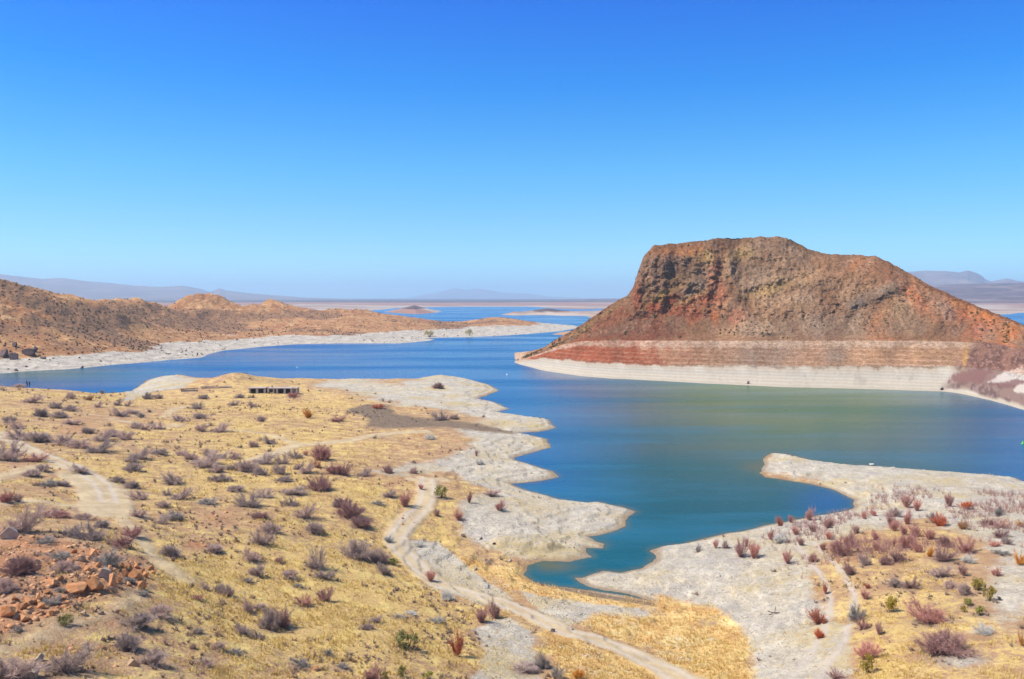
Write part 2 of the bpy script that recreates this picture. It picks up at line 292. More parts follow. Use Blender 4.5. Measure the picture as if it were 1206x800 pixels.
# ------------------------------------------------------------------ node helper
class NT:
    def __init__(s, name):
        s.m = bpy.data.materials.new(name); s.m.use_nodes = True; s.t = s.m.node_tree
        s.t.nodes.clear(); s.out = s.t.nodes.new('ShaderNodeOutputMaterial')
    def n(s, typ, **kw):
        nd = s.t.nodes.new(typ)
        for k, v in kw.items(): setattr(nd, k, v)
        return nd
    def put(s, sock, v):
        if v is None: return
        if hasattr(v, 'is_output') or isinstance(v, bpy.types.NodeSocket): s.t.links.new(v, sock)
        elif isinstance(v, (tuple, list)):
            sock.default_value = (*v, 1.0) if len(sock.default_value) == 4 and len(v) == 3 else v
        else: sock.default_value = v
    def noise(s, scale, detail=3, rough=0.55, vec=None, dim='3D', dist=0.0):
        nd = s.n('ShaderNodeTexNoise', noise_dimensions=dim)
        nd.inputs['Scale'].default_value = scale; nd.inputs['Detail'].default_value = detail; nd.inputs['Roughness'].default_value = rough
        nd.inputs['Distortion'].default_value = dist
        s.put(nd.inputs['Vector'], vec if vec is not None else s.pos())
        return nd.outputs['Fac']
    def vor(s, scale, vec=None, out='Distance', feature='F1', rnd=1.0):
        nd = s.n('ShaderNodeTexVoronoi', feature=feature); nd.inputs['Scale'].default_value = scale; nd.inputs['Randomness'].default_value = rnd
        s.put(nd.inputs['Vector'], vec if vec is not None else s.pos()); return nd.outputs[out]
    def pos(s):
        if not hasattr(s, '_pos'): s._pos = s.n('ShaderNodeNewGeometry').outputs['Position']
        return s._pos
    def objpos(s):
        if not hasattr(s, '_op'): s._op = s.n('ShaderNodeTexCoord').outputs['Object']
        return s._op
    def scalev(s, v, sc):
        nd = s.n('ShaderNodeMapping'); s.put(nd.inputs['Vector'], v); nd.inputs['Scale'].default_value = sc; return nd.outputs[0]
    def math(s, op, a, b=None, c=None, clamp=False):
        nd = s.n('ShaderNodeMath', operation=op, use_clamp=clamp)
        s.put(nd.inputs[0], a); s.put(nd.inputs[1], b)
        if c is not None: s.put(nd.inputs[2], c)
        return nd.outputs[0]
    def step(s, x, lo, hi, a=0.0, b=1.0):
        nd = s.n('ShaderNodeMapRange', interpolation_type='SMOOTHSTEP')
        s.put(nd.inputs['Value'], x); s.put(nd.inputs['From Min'], lo); s.put(nd.inputs['From Max'], hi); s.put(nd.inputs['To Min'], a); s.put(nd.inputs['To Max'], b)
        return nd.outputs[0]
    def mix(s, f, a, b, bt='MIX'):
        nd = s.n('ShaderNodeMix', data_type='RGBA', blend_type=bt)
        s.put(nd.inputs[0], f); s.put(nd.inputs[6], a); s.put(nd.inputs[7], b); return nd.outputs[2]
    def attr(s, name):
        nd = s.n('ShaderNodeAttribute', attribute_name=name); return nd.outputs['Color']
    def sep(s, c):
        nd = s.n('ShaderNodeSeparateColor'); s.put(nd.inputs[0], c); return nd.outputs
    def bump(s, h, strength=0.5, dist=0.1, nrm=None):
        nd = s.n('ShaderNodeBump'); nd.inputs['Strength'].default_value = strength; nd.inputs['Distance'].default_value = dist
        s.put(nd.inputs['Height'], h)
        if nrm is not None: s.put(nd.inputs['Normal'], nrm)
        return nd.outputs[0]
    def bsdf(s, color, rough=0.9, nrm=None, spec=0.2, **kw):
        nd = s.n('ShaderNodeBsdfPrincipled'); s.put(nd.inputs['Base Color'], color); s.put(nd.inputs['Roughness'], rough)
        nd.inputs['Specular IOR Level'].default_value = spec
        if nrm is not None: s.put(nd.inputs['Normal'], nrm)
        for k, v in kw.items(): s.put(nd.inputs[k], v)
        s.t.links.new(nd.outputs[0], s.out.inputs['Surface']); return s.m

# ------------------------------------------------------------------ zones of the ground (what the soil itself is)
PX, PY = to_photo(GX, GY, GZ); vis = (GY > 20)
nA = fbm(GX, GY, 14, 4, 51); nB = fbm(GX, GY, 3.5, 3, 52); nC = fbm(GX, GY, 45, 3, 53)
D_ = RR
def zone(poly, soft, wob=10):
    f = np.zeros(GX.shape)
    P = np.array(poly, float); lo = P.min(0) - 40; hi = P.max(0) + 40
    m = vis & (PX > lo[0]) & (PX < hi[0]) & (PY > lo[1]) & (PY < hi[1]) & (D_ < 520)
    # vertical pixel distances count for more the flatter the ground is seen
    k = 2.2
    sd = sdist(PX[m], PY[m] * k, P * [1, k])
    f[m] = sstep(-soft, soft, sd + wob * nA[m] + 0.4 * wob * nB[m])
    return f
def blob(cx, cy, rx, ry, w=1.0):
    q = ((PX - cx) / rx) ** 2 + ((PY - cy) / ry) ** 2
    return np.where(vis & (D_ < 560), w * np.exp(-q * 1.2), 0)
near = INFO['near'] > -3
pale = zone([(148,472),(150,461),(190,440),(232,446),(215,456),(180,462)], 6, 5)
pale = np.maximum(pale, zone([(370,455),(420,441),(445,451),(480,451),(515,436),(560,446),(592,458),(569,468),(660,490),(665,505),(655,530),(616,540),(665,560),(755,600),(745,625),(705,660),(640,666),
 (600,652),(575,645),(548,628),(535,606),(545,588),(590,580),(530,556),(490,560),(440,556),(470,548),(525,540),(548,528),(562,515),(520,503),(580,503),(560,494),(540,484),(480,478),(440,470),(400,459)], 20, 16))
pale = np.maximum(pale, 0.95 * zone([(605,688),(640,694),(700,704),(768,712),(770,726),(700,724),(672,738),(640,728)], 8, 10))
pale = np.maximum(pale, 0.9 * zone([(560,742),(600,728),(630,752),(640,810),(545,810),(575,770)], 10, 14))
pale = np.maximum(pale, 0.85 * zone([(455,632),(480,660),(505,690),(560,712),(600,720),(606,706),(560,672),(515,640)], 5, 8))
pale = np.maximum(pale, zone([(672,684),(720,665),(770,648),(840,626),(1015,594),(955,566),(885,555),(900,526),(1000,540),(1240,560),(1300,660),(1220,690),(1160,640),(1090,612),(1010,622),(962,645),(955,680),(972,720),(1000,752),(1000,815),(885,815),(885,770),(850,722),(790,706),(700,700)], 26, 24))
pale = np.maximum(pale, blob(1190, 690, 40, 60, 0.8)); pale = np.maximum(pale, blob(1130, 778, 45, 12, 0.75)); pale = np.maximum(pale, blob(622, 633, 30, 9, 1.0))
gold = zone([(778,704),(845,714),(880,745),(890,815),(815,815),(765,768),(690,738),(700,724),(770,732)], 22, 22)
gold = np.maximum(gold, zone([(540,655),(575,664),(618,668),(628,688),(700,700),(772,710),(770,716),(700,711),(640,702),(580,690),(550,668)], 8, 8))
gold = np.maximum(gold, zone([(640,738),(700,760),(760,782),(800,810),(640,815),(650,780)], 12, 14))
gold = gold - blob(834, 733, 11, 6, 1.1) - blob(700, 772, 16, 6, .5); gold = np.maximum(gold, blob(1080, 655, 90, 26, 0.45)); gold = np.maximum(gold, blob(440, 455, 60, 8, .4)); gold = np.maximum(gold, blob(465, 530, 60, 12, .5)); gold = np.maximum(gold, blob(385, 468, 30, 7, .7))
red = 0.72 * zone([(-60,618),(60,626),(125,648),(182,658),(186,690),(115,702),(62,724),(0,750),(-60,770)], 14, 18)
for a in [(230,642,26,14,.75),(262,610,50,22,.6),(485,610,24,14,.6),(90,505,50,16,.6),(545,530,34,7,.55),(205,560,30,14,.4),(350,470,22,4,.5),(110,780,90,30,.35),(60,470,60,12,.3),(1110,720,60,30,.3),(300,690,60,25,.2),(120,730,70,18,.3),(20,545,24,14,.6)]:
    red = np.maximum(red, blob(*a))
dark = zone([(408,484),(430,476),(458,478),(468,486),(500,492),(545,497),(600,507),(606,511),(560,507),(500,504),(455,506),(428,503),(436,493)], 9, 8)
dark = np.maximum(dark, 0.8 * zone([(652,690),(700,698),(770,710),(772,714),(700,704),(660,695)], 2, 3))
# tracks: polylines laid on the land, constant widths in metres
road = np.zeros(GX.shape); rut = np.zeros(GX.shape)
mnear = (D_ < 420) & vis & (D_ > 30)
ROADS = {}
def track(nm, pts, width, w=1.0, ruts=False, rutoff=1.0, rutw=0.8):
    P = np.array(lay(pts)); ROADS[nm] = P
    # smooth the staked line
    Q = [P[0]]
    for i in range(len(P) - 1):
        for t in (0.25, 0.5, 0.75, 1.0):
            p0 = P[max(i - 1, 0)]; p1 = P[i]; p2 = P[i + 1]; p3 = P[min(i + 2, len(P) - 1)]
            Q.append(0.5 * (2 * p1 + (p2 - p0) * t + (2 * p0 - 5 * p1 + 4 * p2 - p3) * t * t + (3 * p1 - p0 - 3 * p2 + p3) * t ** 3))
    Q = np.array(Q)
    mm = mnear & (GX > Q[:, 0].min() - 12) & (GX < Q[:, 0].max() + 12) & (GY > Q[:, 1].min() - 12) & (GY < Q[:, 1].max() + 12)
    d = pdist(GX[mm], GY[mm], Q) + 0.45 * nB[mm]
    f = np.zeros(GX.shape); f[mm] = w * (1 - sstep(width / 2 - 1.1, width / 2 + 1.1, d)); road[:] = np.maximum(road, f)
    if ruts:
        g = np.zeros(GX.shape); g[mm] = np.exp(-((np.abs(d - rutoff)) / 0.40) ** 2) * rutw; rut[:] = np.maximum(rut, g)
track('main', [(503,563),(503,578),(501,592),(487,608),(472,624),(467,636),(472,648),(490,664),(510,684),(545,698),(585,708),(625,724),(665,742),(705,754),(745,770),(790,792),(812,806)], 4.2, 1.0, True)
track('main_top', [(487,564),(503,565),(522,565)], 4.0, .9)
track('ruts', [(948,640),(962,656),(976,672),(987,690),(992,706),(990,724),(983,745),(970,768),(955,790),(944,806)], 3.6, .28, True, 1.3, 1.0)
track('upper', [(300,541),(330,532),(352,524),(385,521),(420,517),(455,511),(500,508)], 4.5, .75)
track('upper2', [(352,524),(320,512),(280,507),(262,508)], 4, .6)
track('left', [(-10,508),(20,522),(45,534),(75,546),(100,556),(120,570),(128,590)], 4.0, .9, True)
track('left_b', [(-10,566),(30,552),(55,549),(80,552)], 4.0, .7)
track('left_c', [(-10,594),(40,590),(80,596),(110,600),(140,610),(160,628),(175,648),(195,666),(222,684)], 2.6, .7)
track('clearing', [(95,560),(122,578),(125,600),(140,606)], 7.5, .9)
track('bank', [(-10,766),(40,752),(90,734),(140,714),(165,702)], 2.4, .55)
track('far_path', [(150,497),(195,503),(208,500)], 5, .6); track('far_path2', [(196,490),(205,482),(222,478)], 4, .6); track('far_path3', [(75,483),(110,488),(150,497)], 4, .5)
bare = np.maximum.reduce([blob(115, 592, 30, 18, .7), blob(590, 600, 45, 18, .5), blob(300, 530, 50, 14, .35), blob(240, 470, 60, 6, .3), blob(1150, 745, 16, 6, .9), blob(150, 520, 1, 1, 0), blob(920,650,60,25,.3), blob(60, 735, 90, 12, .4), blob(215,520,50,12,.3)])
road = np.maximum(road, bare * 0.8)
straw = np.where(near, 0.62 + 0.45 * nC + 0.25 * nA, 0)
for a in [(300,640,200,120,.28),(420,720,150,60,.32),(470,650,70,30,.25),(230,470,160,16,.25),(60,595,40,12,.3),(250,700,60,60,.2),(1070,745,110,60,.18),(330,560,120,24,.15)]:
    straw = straw + blob(*a)
straw = straw - blob(60, 640, 170, 110, 0.16) - blob(150, 740, 120, 50, 0.12)
straw = straw * (1 - 0.6 * red) * (1 - 0.75 * pale)
edge = np.where(near, 1 - sstep(0.2, 1.6, INFO['near'] + 0.5 * nB), 0)           # damp rim at the waterline
farl = np.where((INFO['farl'] > -8) & (INFO['near'] < -5), 1.0, 0.0)
fpale = farl * (1 - sstep(3.6, 6.2, GZ + 1.6 * nC + 1.0 * nA + 2.0*sstep(0,1,fbm(GX,GY,140,3,57))))
fpale = np.maximum(fpale, np.where(INFO['bar'] > -5, 1, 0))
fscrub_shade = farl * sstep(-0.15, 0.45, fbm(GX, GY, 110, 4, 55) + 0.5 * fbm(GX, GY, 25, 3, 56) + 0.02 * sstep(12, 26, GZ) + np.where(vis, 0.55*np.exp(-((PX-200)/75)**2-((PY-377)/9)**2) + .5*np.exp(-((PX-90)/70)**2-((PY-372)/14)**2)*sstep(40,110,PX) + .5*np.exp(-((PX-330)/120)**2-((PY-372)/6)**2), 0))  # scrub tone; also puts shade colour on the main hill's right-facing slope
plain = np.where((INFO['far'] > -20) | (INFO['isle'] > -5) | (INFO['spit'] > -5), 1.0, 0.0) * (1 - farl)
pdark = plain * np.maximum(sstep(5200, 6600, D_ + 900 * fbm(GX, GY, 1800, 3, 58)), np.where(INFO['isle'] > 0, sstep(7.0, 12.0, GZ + 1.5*nC), 0) * 0.9)
pdark = np.maximum(pdark, plain*np.where(INFO['spit'] > 0, 0.75*sstep(3.5, 8.5, GZ), 0))
ppink = plain * np.maximum(sstep(-0.2, 0.5, fbm(GX, GY, 700, 3, 59) + 0.4 * sstep(3900, 4600, D_)), np.where(INFO['spit'] > 0, 0.5 * sstep(1.5, 4.5, GZ), 0))
def st(*a): return np.stack([np.clip(v, 0, 1).ravel() for v in a], 1)
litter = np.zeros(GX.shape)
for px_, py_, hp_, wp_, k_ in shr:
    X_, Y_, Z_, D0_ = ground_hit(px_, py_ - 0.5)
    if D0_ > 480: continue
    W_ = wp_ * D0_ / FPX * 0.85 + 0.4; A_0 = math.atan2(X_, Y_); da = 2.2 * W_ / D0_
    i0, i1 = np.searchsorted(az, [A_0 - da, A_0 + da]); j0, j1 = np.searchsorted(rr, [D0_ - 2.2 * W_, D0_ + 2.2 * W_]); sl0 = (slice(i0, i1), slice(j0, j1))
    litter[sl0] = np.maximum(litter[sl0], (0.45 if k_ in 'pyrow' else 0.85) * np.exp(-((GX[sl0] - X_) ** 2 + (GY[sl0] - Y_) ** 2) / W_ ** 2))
attrs = {'za': st(pale, straw, gold), 'zb': st(road, red, dark), 'zc': st(farl, plain, rut), 'zd': st(fpale, fscrub_shade, edge), 'ze': st(pdark, ppink, np.clip(litter, 0, 1))}
verts = np.stack([GX.ravel(), GY.ravel(), GZ.ravel()], 1)
cen = np.array([[0, 0, GZ[:, 0].mean()]]); verts = np.vstack([verts, cen])
gf = grid_faces(NA, NR, True)[:, ::-1]
attrs = {k: np.vstack([v, [[0, 0.6, 0]]]) for k, v in attrs.items()}
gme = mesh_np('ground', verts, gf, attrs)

# ------------------------------------------------------------------ ground material
g = NT('desert_ground')
A_ = g.sep(g.attr('za')); B_ = g.sep(g.attr('zb')); C_ = g.sep(g.attr('zc')); Dn = g.sep(g.attr('zd')); E_ = g.sep(g.attr('ze'))
n20 = g.noise(0.06, 4, 0.6); n9 = g.noise(0.14, 5, 0.65, g.scalev(g.pos(), (1.0, 1.3, 1))); n4 = g.noise(0.33, 5, 0.62); n1 = g.noise(1.3, 5, 0.65); nf = g.noise(4.5, 4, 0.65); nff = g.noise(11.0, 3, 0.6)
peb = g.vor(3.2); pebc = g.sep(g.vor(3.2, out='Color')); pebb = g.vor(1.1); pebbc = g.sep(g.vor(1.1, out='Color'))
def thr(w, nz, k=0.9, a=0.36, b=0.62):
    return g.step(g.math('ADD', w, g.math('MULTIPLY', g.math('SUBTRACT', nz, 0.5), k)), a, b)
soil = g.mix(g.step(n4, 0.35, 0.68), (0.375, 0.225, 0.12), (0.50, 0.325, 0.185))
soil = g.mix(g.math('MULTIPLY', g.step(nf, 0.5, 0.70), 0.85), soil, (0.20, 0.12, 0.075))
soil = g.mix(g.math('MULTIPLY', g.step(n20, 0.45, 0.7), 0.6), soil, (0.42, 0.225, 0.12))
soil = g.mix(g.math('MULTIPLY', g.step(n9, 0.52, 0.66), 0.55), soil, (0.34, 0.25, 0.18))
strawc = g.mix(g.step(nf, 0.36, 0.64), (0.49, 0.315, 0.125), (0.68, 0.48, 0.175))
strawc = g.mix(g.math('MULTIPLY', g.step(n4, 0.5, 0.7), 0.8), strawc, (0.74, 0.555, 0.195))
strawc = g.mix(g.math('MULTIPLY', g.step(nff, 0.50, 0.70), 0.75), strawc, (0.26, 0.165, 0.085))
n1s = g.math('ADD', g.math('ADD', g.math('MULTIPLY', n1, 0.40), g.math('MULTIPLY', n4, 0.30)), g.math('ADD', g.math('MULTIPLY', n9, 0.16), g.math('MULTIPLY', nf, 0.14)))
col = g.mix(thr(A_[1], n1s, 6.0, 0.42, 0.95), soil, strawc)
redc = g.mix(g.step(n1, 0.36, 0.64), (0.33, 0.135, 0.065), (0.50, 0.245, 0.125))
redc = g.mix(g.math('MULTIPLY', g.step(n4, 0.48, 0.66), 0.7), redc, (0.47, 0.32, 0.21))
redc = g.mix(g.step(nf, 0.55, 0.72), redc, (0.42, 0.27, 0.17))
redc = g.mix(g.math('MULTIPLY', g.step(g.math('SUBTRACT', pebbc[0], pebb), 0.35, 0.7), .6), redc, (0.46,0.20,0.09))
col = g.mix(thr(B_[1], n1s, 2.8, 0.35, 0.85), col, redc)
palec = g.mix(g.step(n4, 0.33, 0.7), (0.445, 0.385, 0.295), (0.60, 0.53, 0.415))
pz = g.n('ShaderNodeSeparateXYZ'); g.put(pz.inputs[0], g.pos()); fz = g.math('FRACT', g.math('ADD', g.math('MULTIPLY', pz.outputs[2], 2.2), g.math('MULTIPLY', n4, 1.6)))
palec = g.mix(g.math('MULTIPLY', g.step(g.math('ABSOLUTE', g.math('SUBTRACT', fz, 0.5)), 0.02, 0.16, 1.0, 0.0), g.step(n9, 0.4, 0.6, 0.15, 0.65)), palec, (0.29, 0.25, 0.205))
palec = g.mix(g.math('MULTIPLY', g.step(n20, 0.42, 0.66), 0.75), palec, (0.52, 0.41, 0.245))
palec = g.mix(g.math('MULTIPLY', g.step(n9, 0.50, 0.64), 0.6), palec, (0.40, 0.36, 0.315))
palec = g.mix(g.math('MULTIPLY', g.step(n1, 0.55, 0.72), 0.85), palec, (0.265, 0.235, 0.205))
palec = g.mix(g.math('MULTIPLY', g.step(g.math('ABSOLUTE', g.math('SUBTRACT', g.noise(0.5, 6, 0.7), 0.5)), 0.0, 0.03, 1.0, 0.0), 0.55), palec, (0.25, 0.22, 0.20))
palec = g.mix(g.math('MULTIPLY', g.step(g.math('SUBTRACT', pebc[0], g.math('MULTIPLY', peb, 1.3)), 0.40, 0.62), 0.75), palec, (0.17, 0.155, 0.15))
col = g.mix(thr(A_[0], n1s, 1.9, 0.30, 0.72), col, palec)
tuft = g.step(g.math('ADD', n1, g.math('MULTIPLY', g.math('SUBTRACT', n20, 0.5), 1.2)), 0.55, 0.68)
col = g.mix(g.math('MULTIPLY', g.math('MULTIPLY', tuft, A_[0]), 0.55), col, (0.45, 0.34, 0.15))
goldc = g.mix(g.step(n1, 0.35, 0.62), (0.60, 0.36, 0.135), (0.70, 0.50, 0.205)); goldc = g.mix(g.step(n4, 0.48, 0.7), goldc, (0.72, 0.57, 0.27))
goldc = g.mix(g.math('MULTIPLY', g.step(n9, 0.48, 0.62), 0.75), goldc, (0.52, 0.275, 0.10)); goldc = g.mix(g.math('MULTIPLY', g.step(g.noise(0.25, 3), 0.55, 0.68), 0.5), goldc, (0.47, 0.385, 0.29)); goldc = g.mix(g.math('MULTIPLY', g.step(nff, 0.55, 0.75), 0.5), goldc, (0.36, 0.18, 0.07))
col = g.mix(thr(A_[2], n1s, 2.4, 0.28, 0.85), col, goldc)
darkc = g.mix(g.step(n1, 0.35, 0.65), (0.155, 0.108, 0.075), (0.25, 0.18, 0.118))
col = g.mix(thr(B_[2], n1s, 1.3, 0.2, 0.9), col, darkc)
roadc = g.mix(g.step(n4, 0.35, 0.65), (0.44, 0.335, 0.20), (0.53, 0.42, 0.265)); roadc = g.mix(g.math('MULTIPLY', g.step(n1, 0.5, 0.75), .6), roadc, (0.37, 0.265, 0.165))
col = g.mix(g.math('MULTIPLY', thr(B_[0], n1s, 1.5, 0.2, 0.82), 0.88), col, roadc)
col = g.mix(g.math('MULTIPLY', C_[2], 0.9), col, g.mix(n4, (0.46, 0.39, 0.325), (0.56, 0.475, 0.38)))
col = g.mix(g.math('MULTIPLY', Dn[2], 0.7), col, (0.235, 0.15, 0.085))
# far bank
m30 = g.noise(0.035, 5, 0.65); m8 = g.noise(0.12, 5, 0.65); m3 = g.noise(0.4, 4, 0.65)
fl = g.mix(g.step(m30, 0.36, 0.64), (0.335, 0.155, 0.07), (0.47, 0.255, 0.115)); fl = g.mix(g.step(m8, 0.5, 0.68), fl, (0.56, 0.345, 0.17)); fl = g.mix(g.math('MULTIPLY', g.step(g.noise(0.06, 4, 0.6, g.scalev(g.pos(), (1, 1, 2))), .55, .68), .7), fl, (0.42, 0.175, 0.085)); fl = g.mix(g.math('MULTIPLY', g.step(m3, 0.52, 0.68), 0.8), fl, (0.18, 0.09, 0.05))
scr = g.mix(g.step(m3, 0.4, 0.62), (0.17, 0.10, 0.062), (0.32, 0.175, 0.095))
fl = g.mix(g.math('MULTIPLY', thr(Dn[1], m3, 1.6, 0.30, 0.80), 0.82), fl, scr)
fpc = g.mix(g.step(m8, 0.35, 0.65), (0.40, 0.345, 0.275), (0.56, 0.49, 0.395)); fpc = g.mix(g.math('MULTIPLY', g.step(m3, 0.5, 0.66), 0.75), fpc, (0.235, 0.20, 0.19))
fl = g.mix(thr(Dn[0], m8, 0.9, 0.36, 0.6), fl, fpc)
col = g.mix(C_[0], col, fl)
# fallen twigs and dead brush under the shrubs
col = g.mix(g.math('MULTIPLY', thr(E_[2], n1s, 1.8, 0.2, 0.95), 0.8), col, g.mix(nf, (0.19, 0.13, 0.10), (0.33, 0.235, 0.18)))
# far plain
k1 = g.noise(0.004, 5, 0.65); k2 = g.noise(0.02, 4, 0.65)
pl = g.mix(g.step(k1, 0.36, 0.64), (0.31, 0.225, 0.165), (0.46, 0.37, 0.29)); pl = g.mix(g.math('MULTIPLY', thr(E_[1], k2, 0.8), 0.85), pl, (0.30, 0.145, 0.092)); pl = g.mix(g.math('MULTIPLY', thr(E_[0], k2, 0.9), 0.9), pl, (0.085, 0.06, 0.05))
col = g.mix(C_[1], col, pl)
hgt = g.math('ADD', g.math('MULTIPLY', n1, 0.55), g.math('MULTIPLY', nf, 0.35)); hgt = g.math('ADD', hgt, g.math('MULTIPLY', nff, 0.12))
hgt = g.math('MULTIPLY', hgt, g.step(B_[0], 0.2, 0.9, 1.0, 0.35))
bnear = g.bump(hgt, 0.95, 0.5); bfar = g.bump(m8, 0.8, 3.5, bnear)
nmix = g.n('ShaderNodeMix', data_type='VECTOR'); g.put(nmix.inputs[0], C_[0]); g.put(nmix.inputs[4], bnear); g.put(nmix.inputs[5], bfar)
M_ground = g.bsdf(col, 0.95, nmix.outputs[1], 0.1)
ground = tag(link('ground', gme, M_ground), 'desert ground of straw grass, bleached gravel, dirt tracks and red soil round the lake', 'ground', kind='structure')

# ------------------------------------------------------------------ water
waz = az[::2]; wr = [3.0]
while wr[-1] < 31000: wr.append(wr[-1] * 1.012 + 0.1)
wr = np.array(wr); WA, WR = np.meshgrid(waz, wr, indexing='ij'); WX = WR * np.sin(WA); WY = WR * np.cos(WA)
wz = zgrid(GZ, WX, WY); wsd = np.maximum(zgrid(INFO['near'], WX, WY), -60); wpx, wpy = to_photo(WX, WY, 0 * WX)
wvis = WY > 20
shal = sstep(-1.5, -0.1, wsd + 0.6 * fbm(WX, WY, 4, 3, 71)) * 0.6
shal = np.maximum(shal, np.where(wvis, np.exp(-((wpx - 655) / 26) ** 2 - ((wpy - 667) / 7) ** 2) + 0.9 * np.exp(-((wpx - 700) / 16) ** 2 - ((wpy - 641) / 5) ** 2) + 0.75*np.exp(-((wpx - 893) / 20) ** 2 - ((wpy - 550) / 7) ** 2), 0))
green = np.where(wvis & (WR < 1500), np.clip(np.exp(-((wpx - 930) / 215) ** 2 - ((wpy - 470) / 72) ** 2) * 1.25 + .8*np.exp(-((wpx-60)/110)**2-((wpy-440)/11)**2), 0, 1), 0)
teal = np.where(wvis, np.maximum(sstep(440, 570, wpy) * sstep(560, 780, wpx), sstep(540, 620, wpy)) * (1 - 0.7 * np.exp(-((wpx - 975) / 40) ** 2 - ((wpy - 590) / 22) ** 2)) * (1 - 0.8 * sstep(1080, 1230, wpx)), 0)
wind = fbm(WX, WY * 0.25, 60, 4, 72)
wme = mesh_np('water', np.stack([WX.ravel(), WY.ravel(), 0 * WX.ravel()], 1), grid_faces(len(waz), len(wr), True)[:, ::-1], {'wa': st(shal, green, teal), 'wb': st(0.5 + 0.8 * wind, wz * 0, wz * 0)})
w = NT('lake_water'); wa = w.sep(w.attr('wa')); wb = w.sep(w.attr('wb'))
wc = w.mix(wa[2], (0.003, 0.072, 0.23), (0.004, 0.074, 0.086)); wc = w.mix(w.math('MULTIPLY', wa[1], 0.9), wc, (0.060, 0.128, 0.052)); wc = w.mix(w.math('MULTIPLY', w.step(w.noise(0.03, 4, 0.6, w.scalev(w.pos(), (0.4, 1.8, 1))), 0.45, 0.7), 0.45), wc, (0.02, 0.14, 0.22)); wc = w.mix(w.math('MULTIPLY', wa[0], 0.8), wc, (0.115, 0.105, 0.040))
gust = w.noise(0.012, 3, 0.5, w.scalev(w.pos(), (0.35, 1.6, 1)))
rp = w.noise(0.9, 3, 0.6, w.scalev(w.pos(), (0.7, 1.3, 1))); rp2 = w.noise(3.0, 2, 0.5)
wh = w.math('ADD', rp, w.math('MULTIPLY', rp2, 0.3))
M_water = w.bsdf(wc, w.step(gust, 0.35, 0.7, 0.14, 0.32), w.bump(wh, 0.6, 0.14), 0.20, IOR=1.33)
water = tag(link('water', wme, M_water), 'blue and teal lake water, smooth with faint wind streaks', 'water', kind='structure')
# ------------------------------------------------------------------ the butte
lv = [  # photo column: (sight-line height, distance) at shore, beach top, high-water line, scree, ledge, upper wall, crest
 (606,[(427.0,530),(426.8,530.5),(426.6,531),(426.4,531.5),(426.2,532),(426.0,532.5),(425.8,533)]),
 (612,[(428.5,512),(426,518),(424.5,520),(424,521),(423.5,522),(423,523),(422.5,524)]),
 (640,[(437,467),(421,484),(415,489),(413,491.5),(411.7,493.5),(410.6,495.5),(409.5,497)]),
 (662,[(440,451),(423,467),(406,481),(402.5,484),(400,486.5),(398,489),(396,492)]),
 (685,[(443,436),(424,453),(401.5,468),(394,476),(389,482),(386,487),(382.5,491)]),
 (720,[(445.5,424),(427,442),(401,462),(386,474),(374,482),(365,488),(358,494)]),
 (739,[(446,422),(428,438),(401,460),(379,474),(366,482),(356,488),(348,494)]),
 (746,[(446.2,421),(428.5,437),(401,459),(377,474),(360,480),(348,485),(337,492)]),
 (750,[(446.4,420),(428.7,436.5),(401,458.5),(376,474),(355,479),(340,484),(322,492)]),
 (757,[(446.7,419),(429,436),(401,458),(375,474),(350,479),(325,485),(303,496)]),
 (768,[(447,417),(429.5,435),(401,457),(374,474),(346,480),(311,487),(289.5,502)]),
 (800,[(448,412),(430,432),(401,455),(373,474),(341,481),(306,489),(286.5,508)]),
 (832,[(449.3,407),(430.5,429),(401,453),(375,472),(342,482),(307,494),(283,512)]),
 (845,[(449.6,406),(430.5,428),(401,453),(376,471),(342,483),(308,496),(280.8,516)]),
 (870,[(450,404),(430.5,427),(401,452),(378,468),(345,484),(310,502),(281,524)]),
 (895,[(450.7,402),(431,426),(401,451.5),(380,466),(349,484),(314,503),(279.5,526)]),
 (918,[(451.3,400),(431,425),(401,451),(381,465),(350,484),(315,504),(279.2,528)]),
 (932,[(451.2,400),(431,425),(401,451),(381,465),(350,484),(316,504),(284,530)]),
 (950,[(451,401),(431,426),(401,451.5),(381,465),(350,484),(320,503),(293.5,532)]),
 (972,[(450.7,402),(431,426),(401,452),(381,465),(351,484),(323,503),(299.5,532)]),
 (1000,[(450.4,403),(431,427),(401,452),(381,465),(352,484),(325,503),(300.2,530)]),
 (1027,[(450.2,404),(431,427),(401,452),(381,465),(353,484),(326,502),(301.5,526)]),
 (1045,[(450,405),(431,428),(401,452),(381,464),(354,483),(330,498),(308.5,520)]),
 (1066,[(449.8,405),(431,428),(401,452),(381,464),(356,482),(338,496),(320.5,512)]),
 (1090,[(449.6,406),(431,428),(401,452),(383,463),(364,477),(348,490),(334,503)]),
 (1115,[(449.2,407),(431,428),(402,451),(386,462),(371,473),(358,483),(346,495)]),
 (1130,[(449.5,403),(431.5,426),(402,450),(388,461),(376,471),(364,480),(352.5,490)]),
 (1170,[(454,380),(435,412),(406,441),(395,456),(386,464),(378,471),(368.5,480)]),
 (1206,[(461,355),(442,395),(412,428),(403,446),(396,455),(389,462),(382.5,470)]),
 (1300,[(480,312),(458,352),(436,386),(428,405),(422,416),(415,426),(409,436)]),
 (1420,[(500,268),(480,300),(468,320),(462,335),(458,342),(454,350),(450,358)]),
 (1500,[(512,246),(506,256),(502,262),(500,266),(498,270),(496,274),(494,278)])]
cpx = np.array([c[0] for c in lv], float); LPY = np.array([[p[0] for p in c[1]] for c in lv]); LD = np.array([[p[1] for p in c[1]] for c in lv], float)
bx = np.concatenate([np.arange(606, 1215, 0.75), np.arange(1215, 1501, 3.0)]); NBX = len(bx)
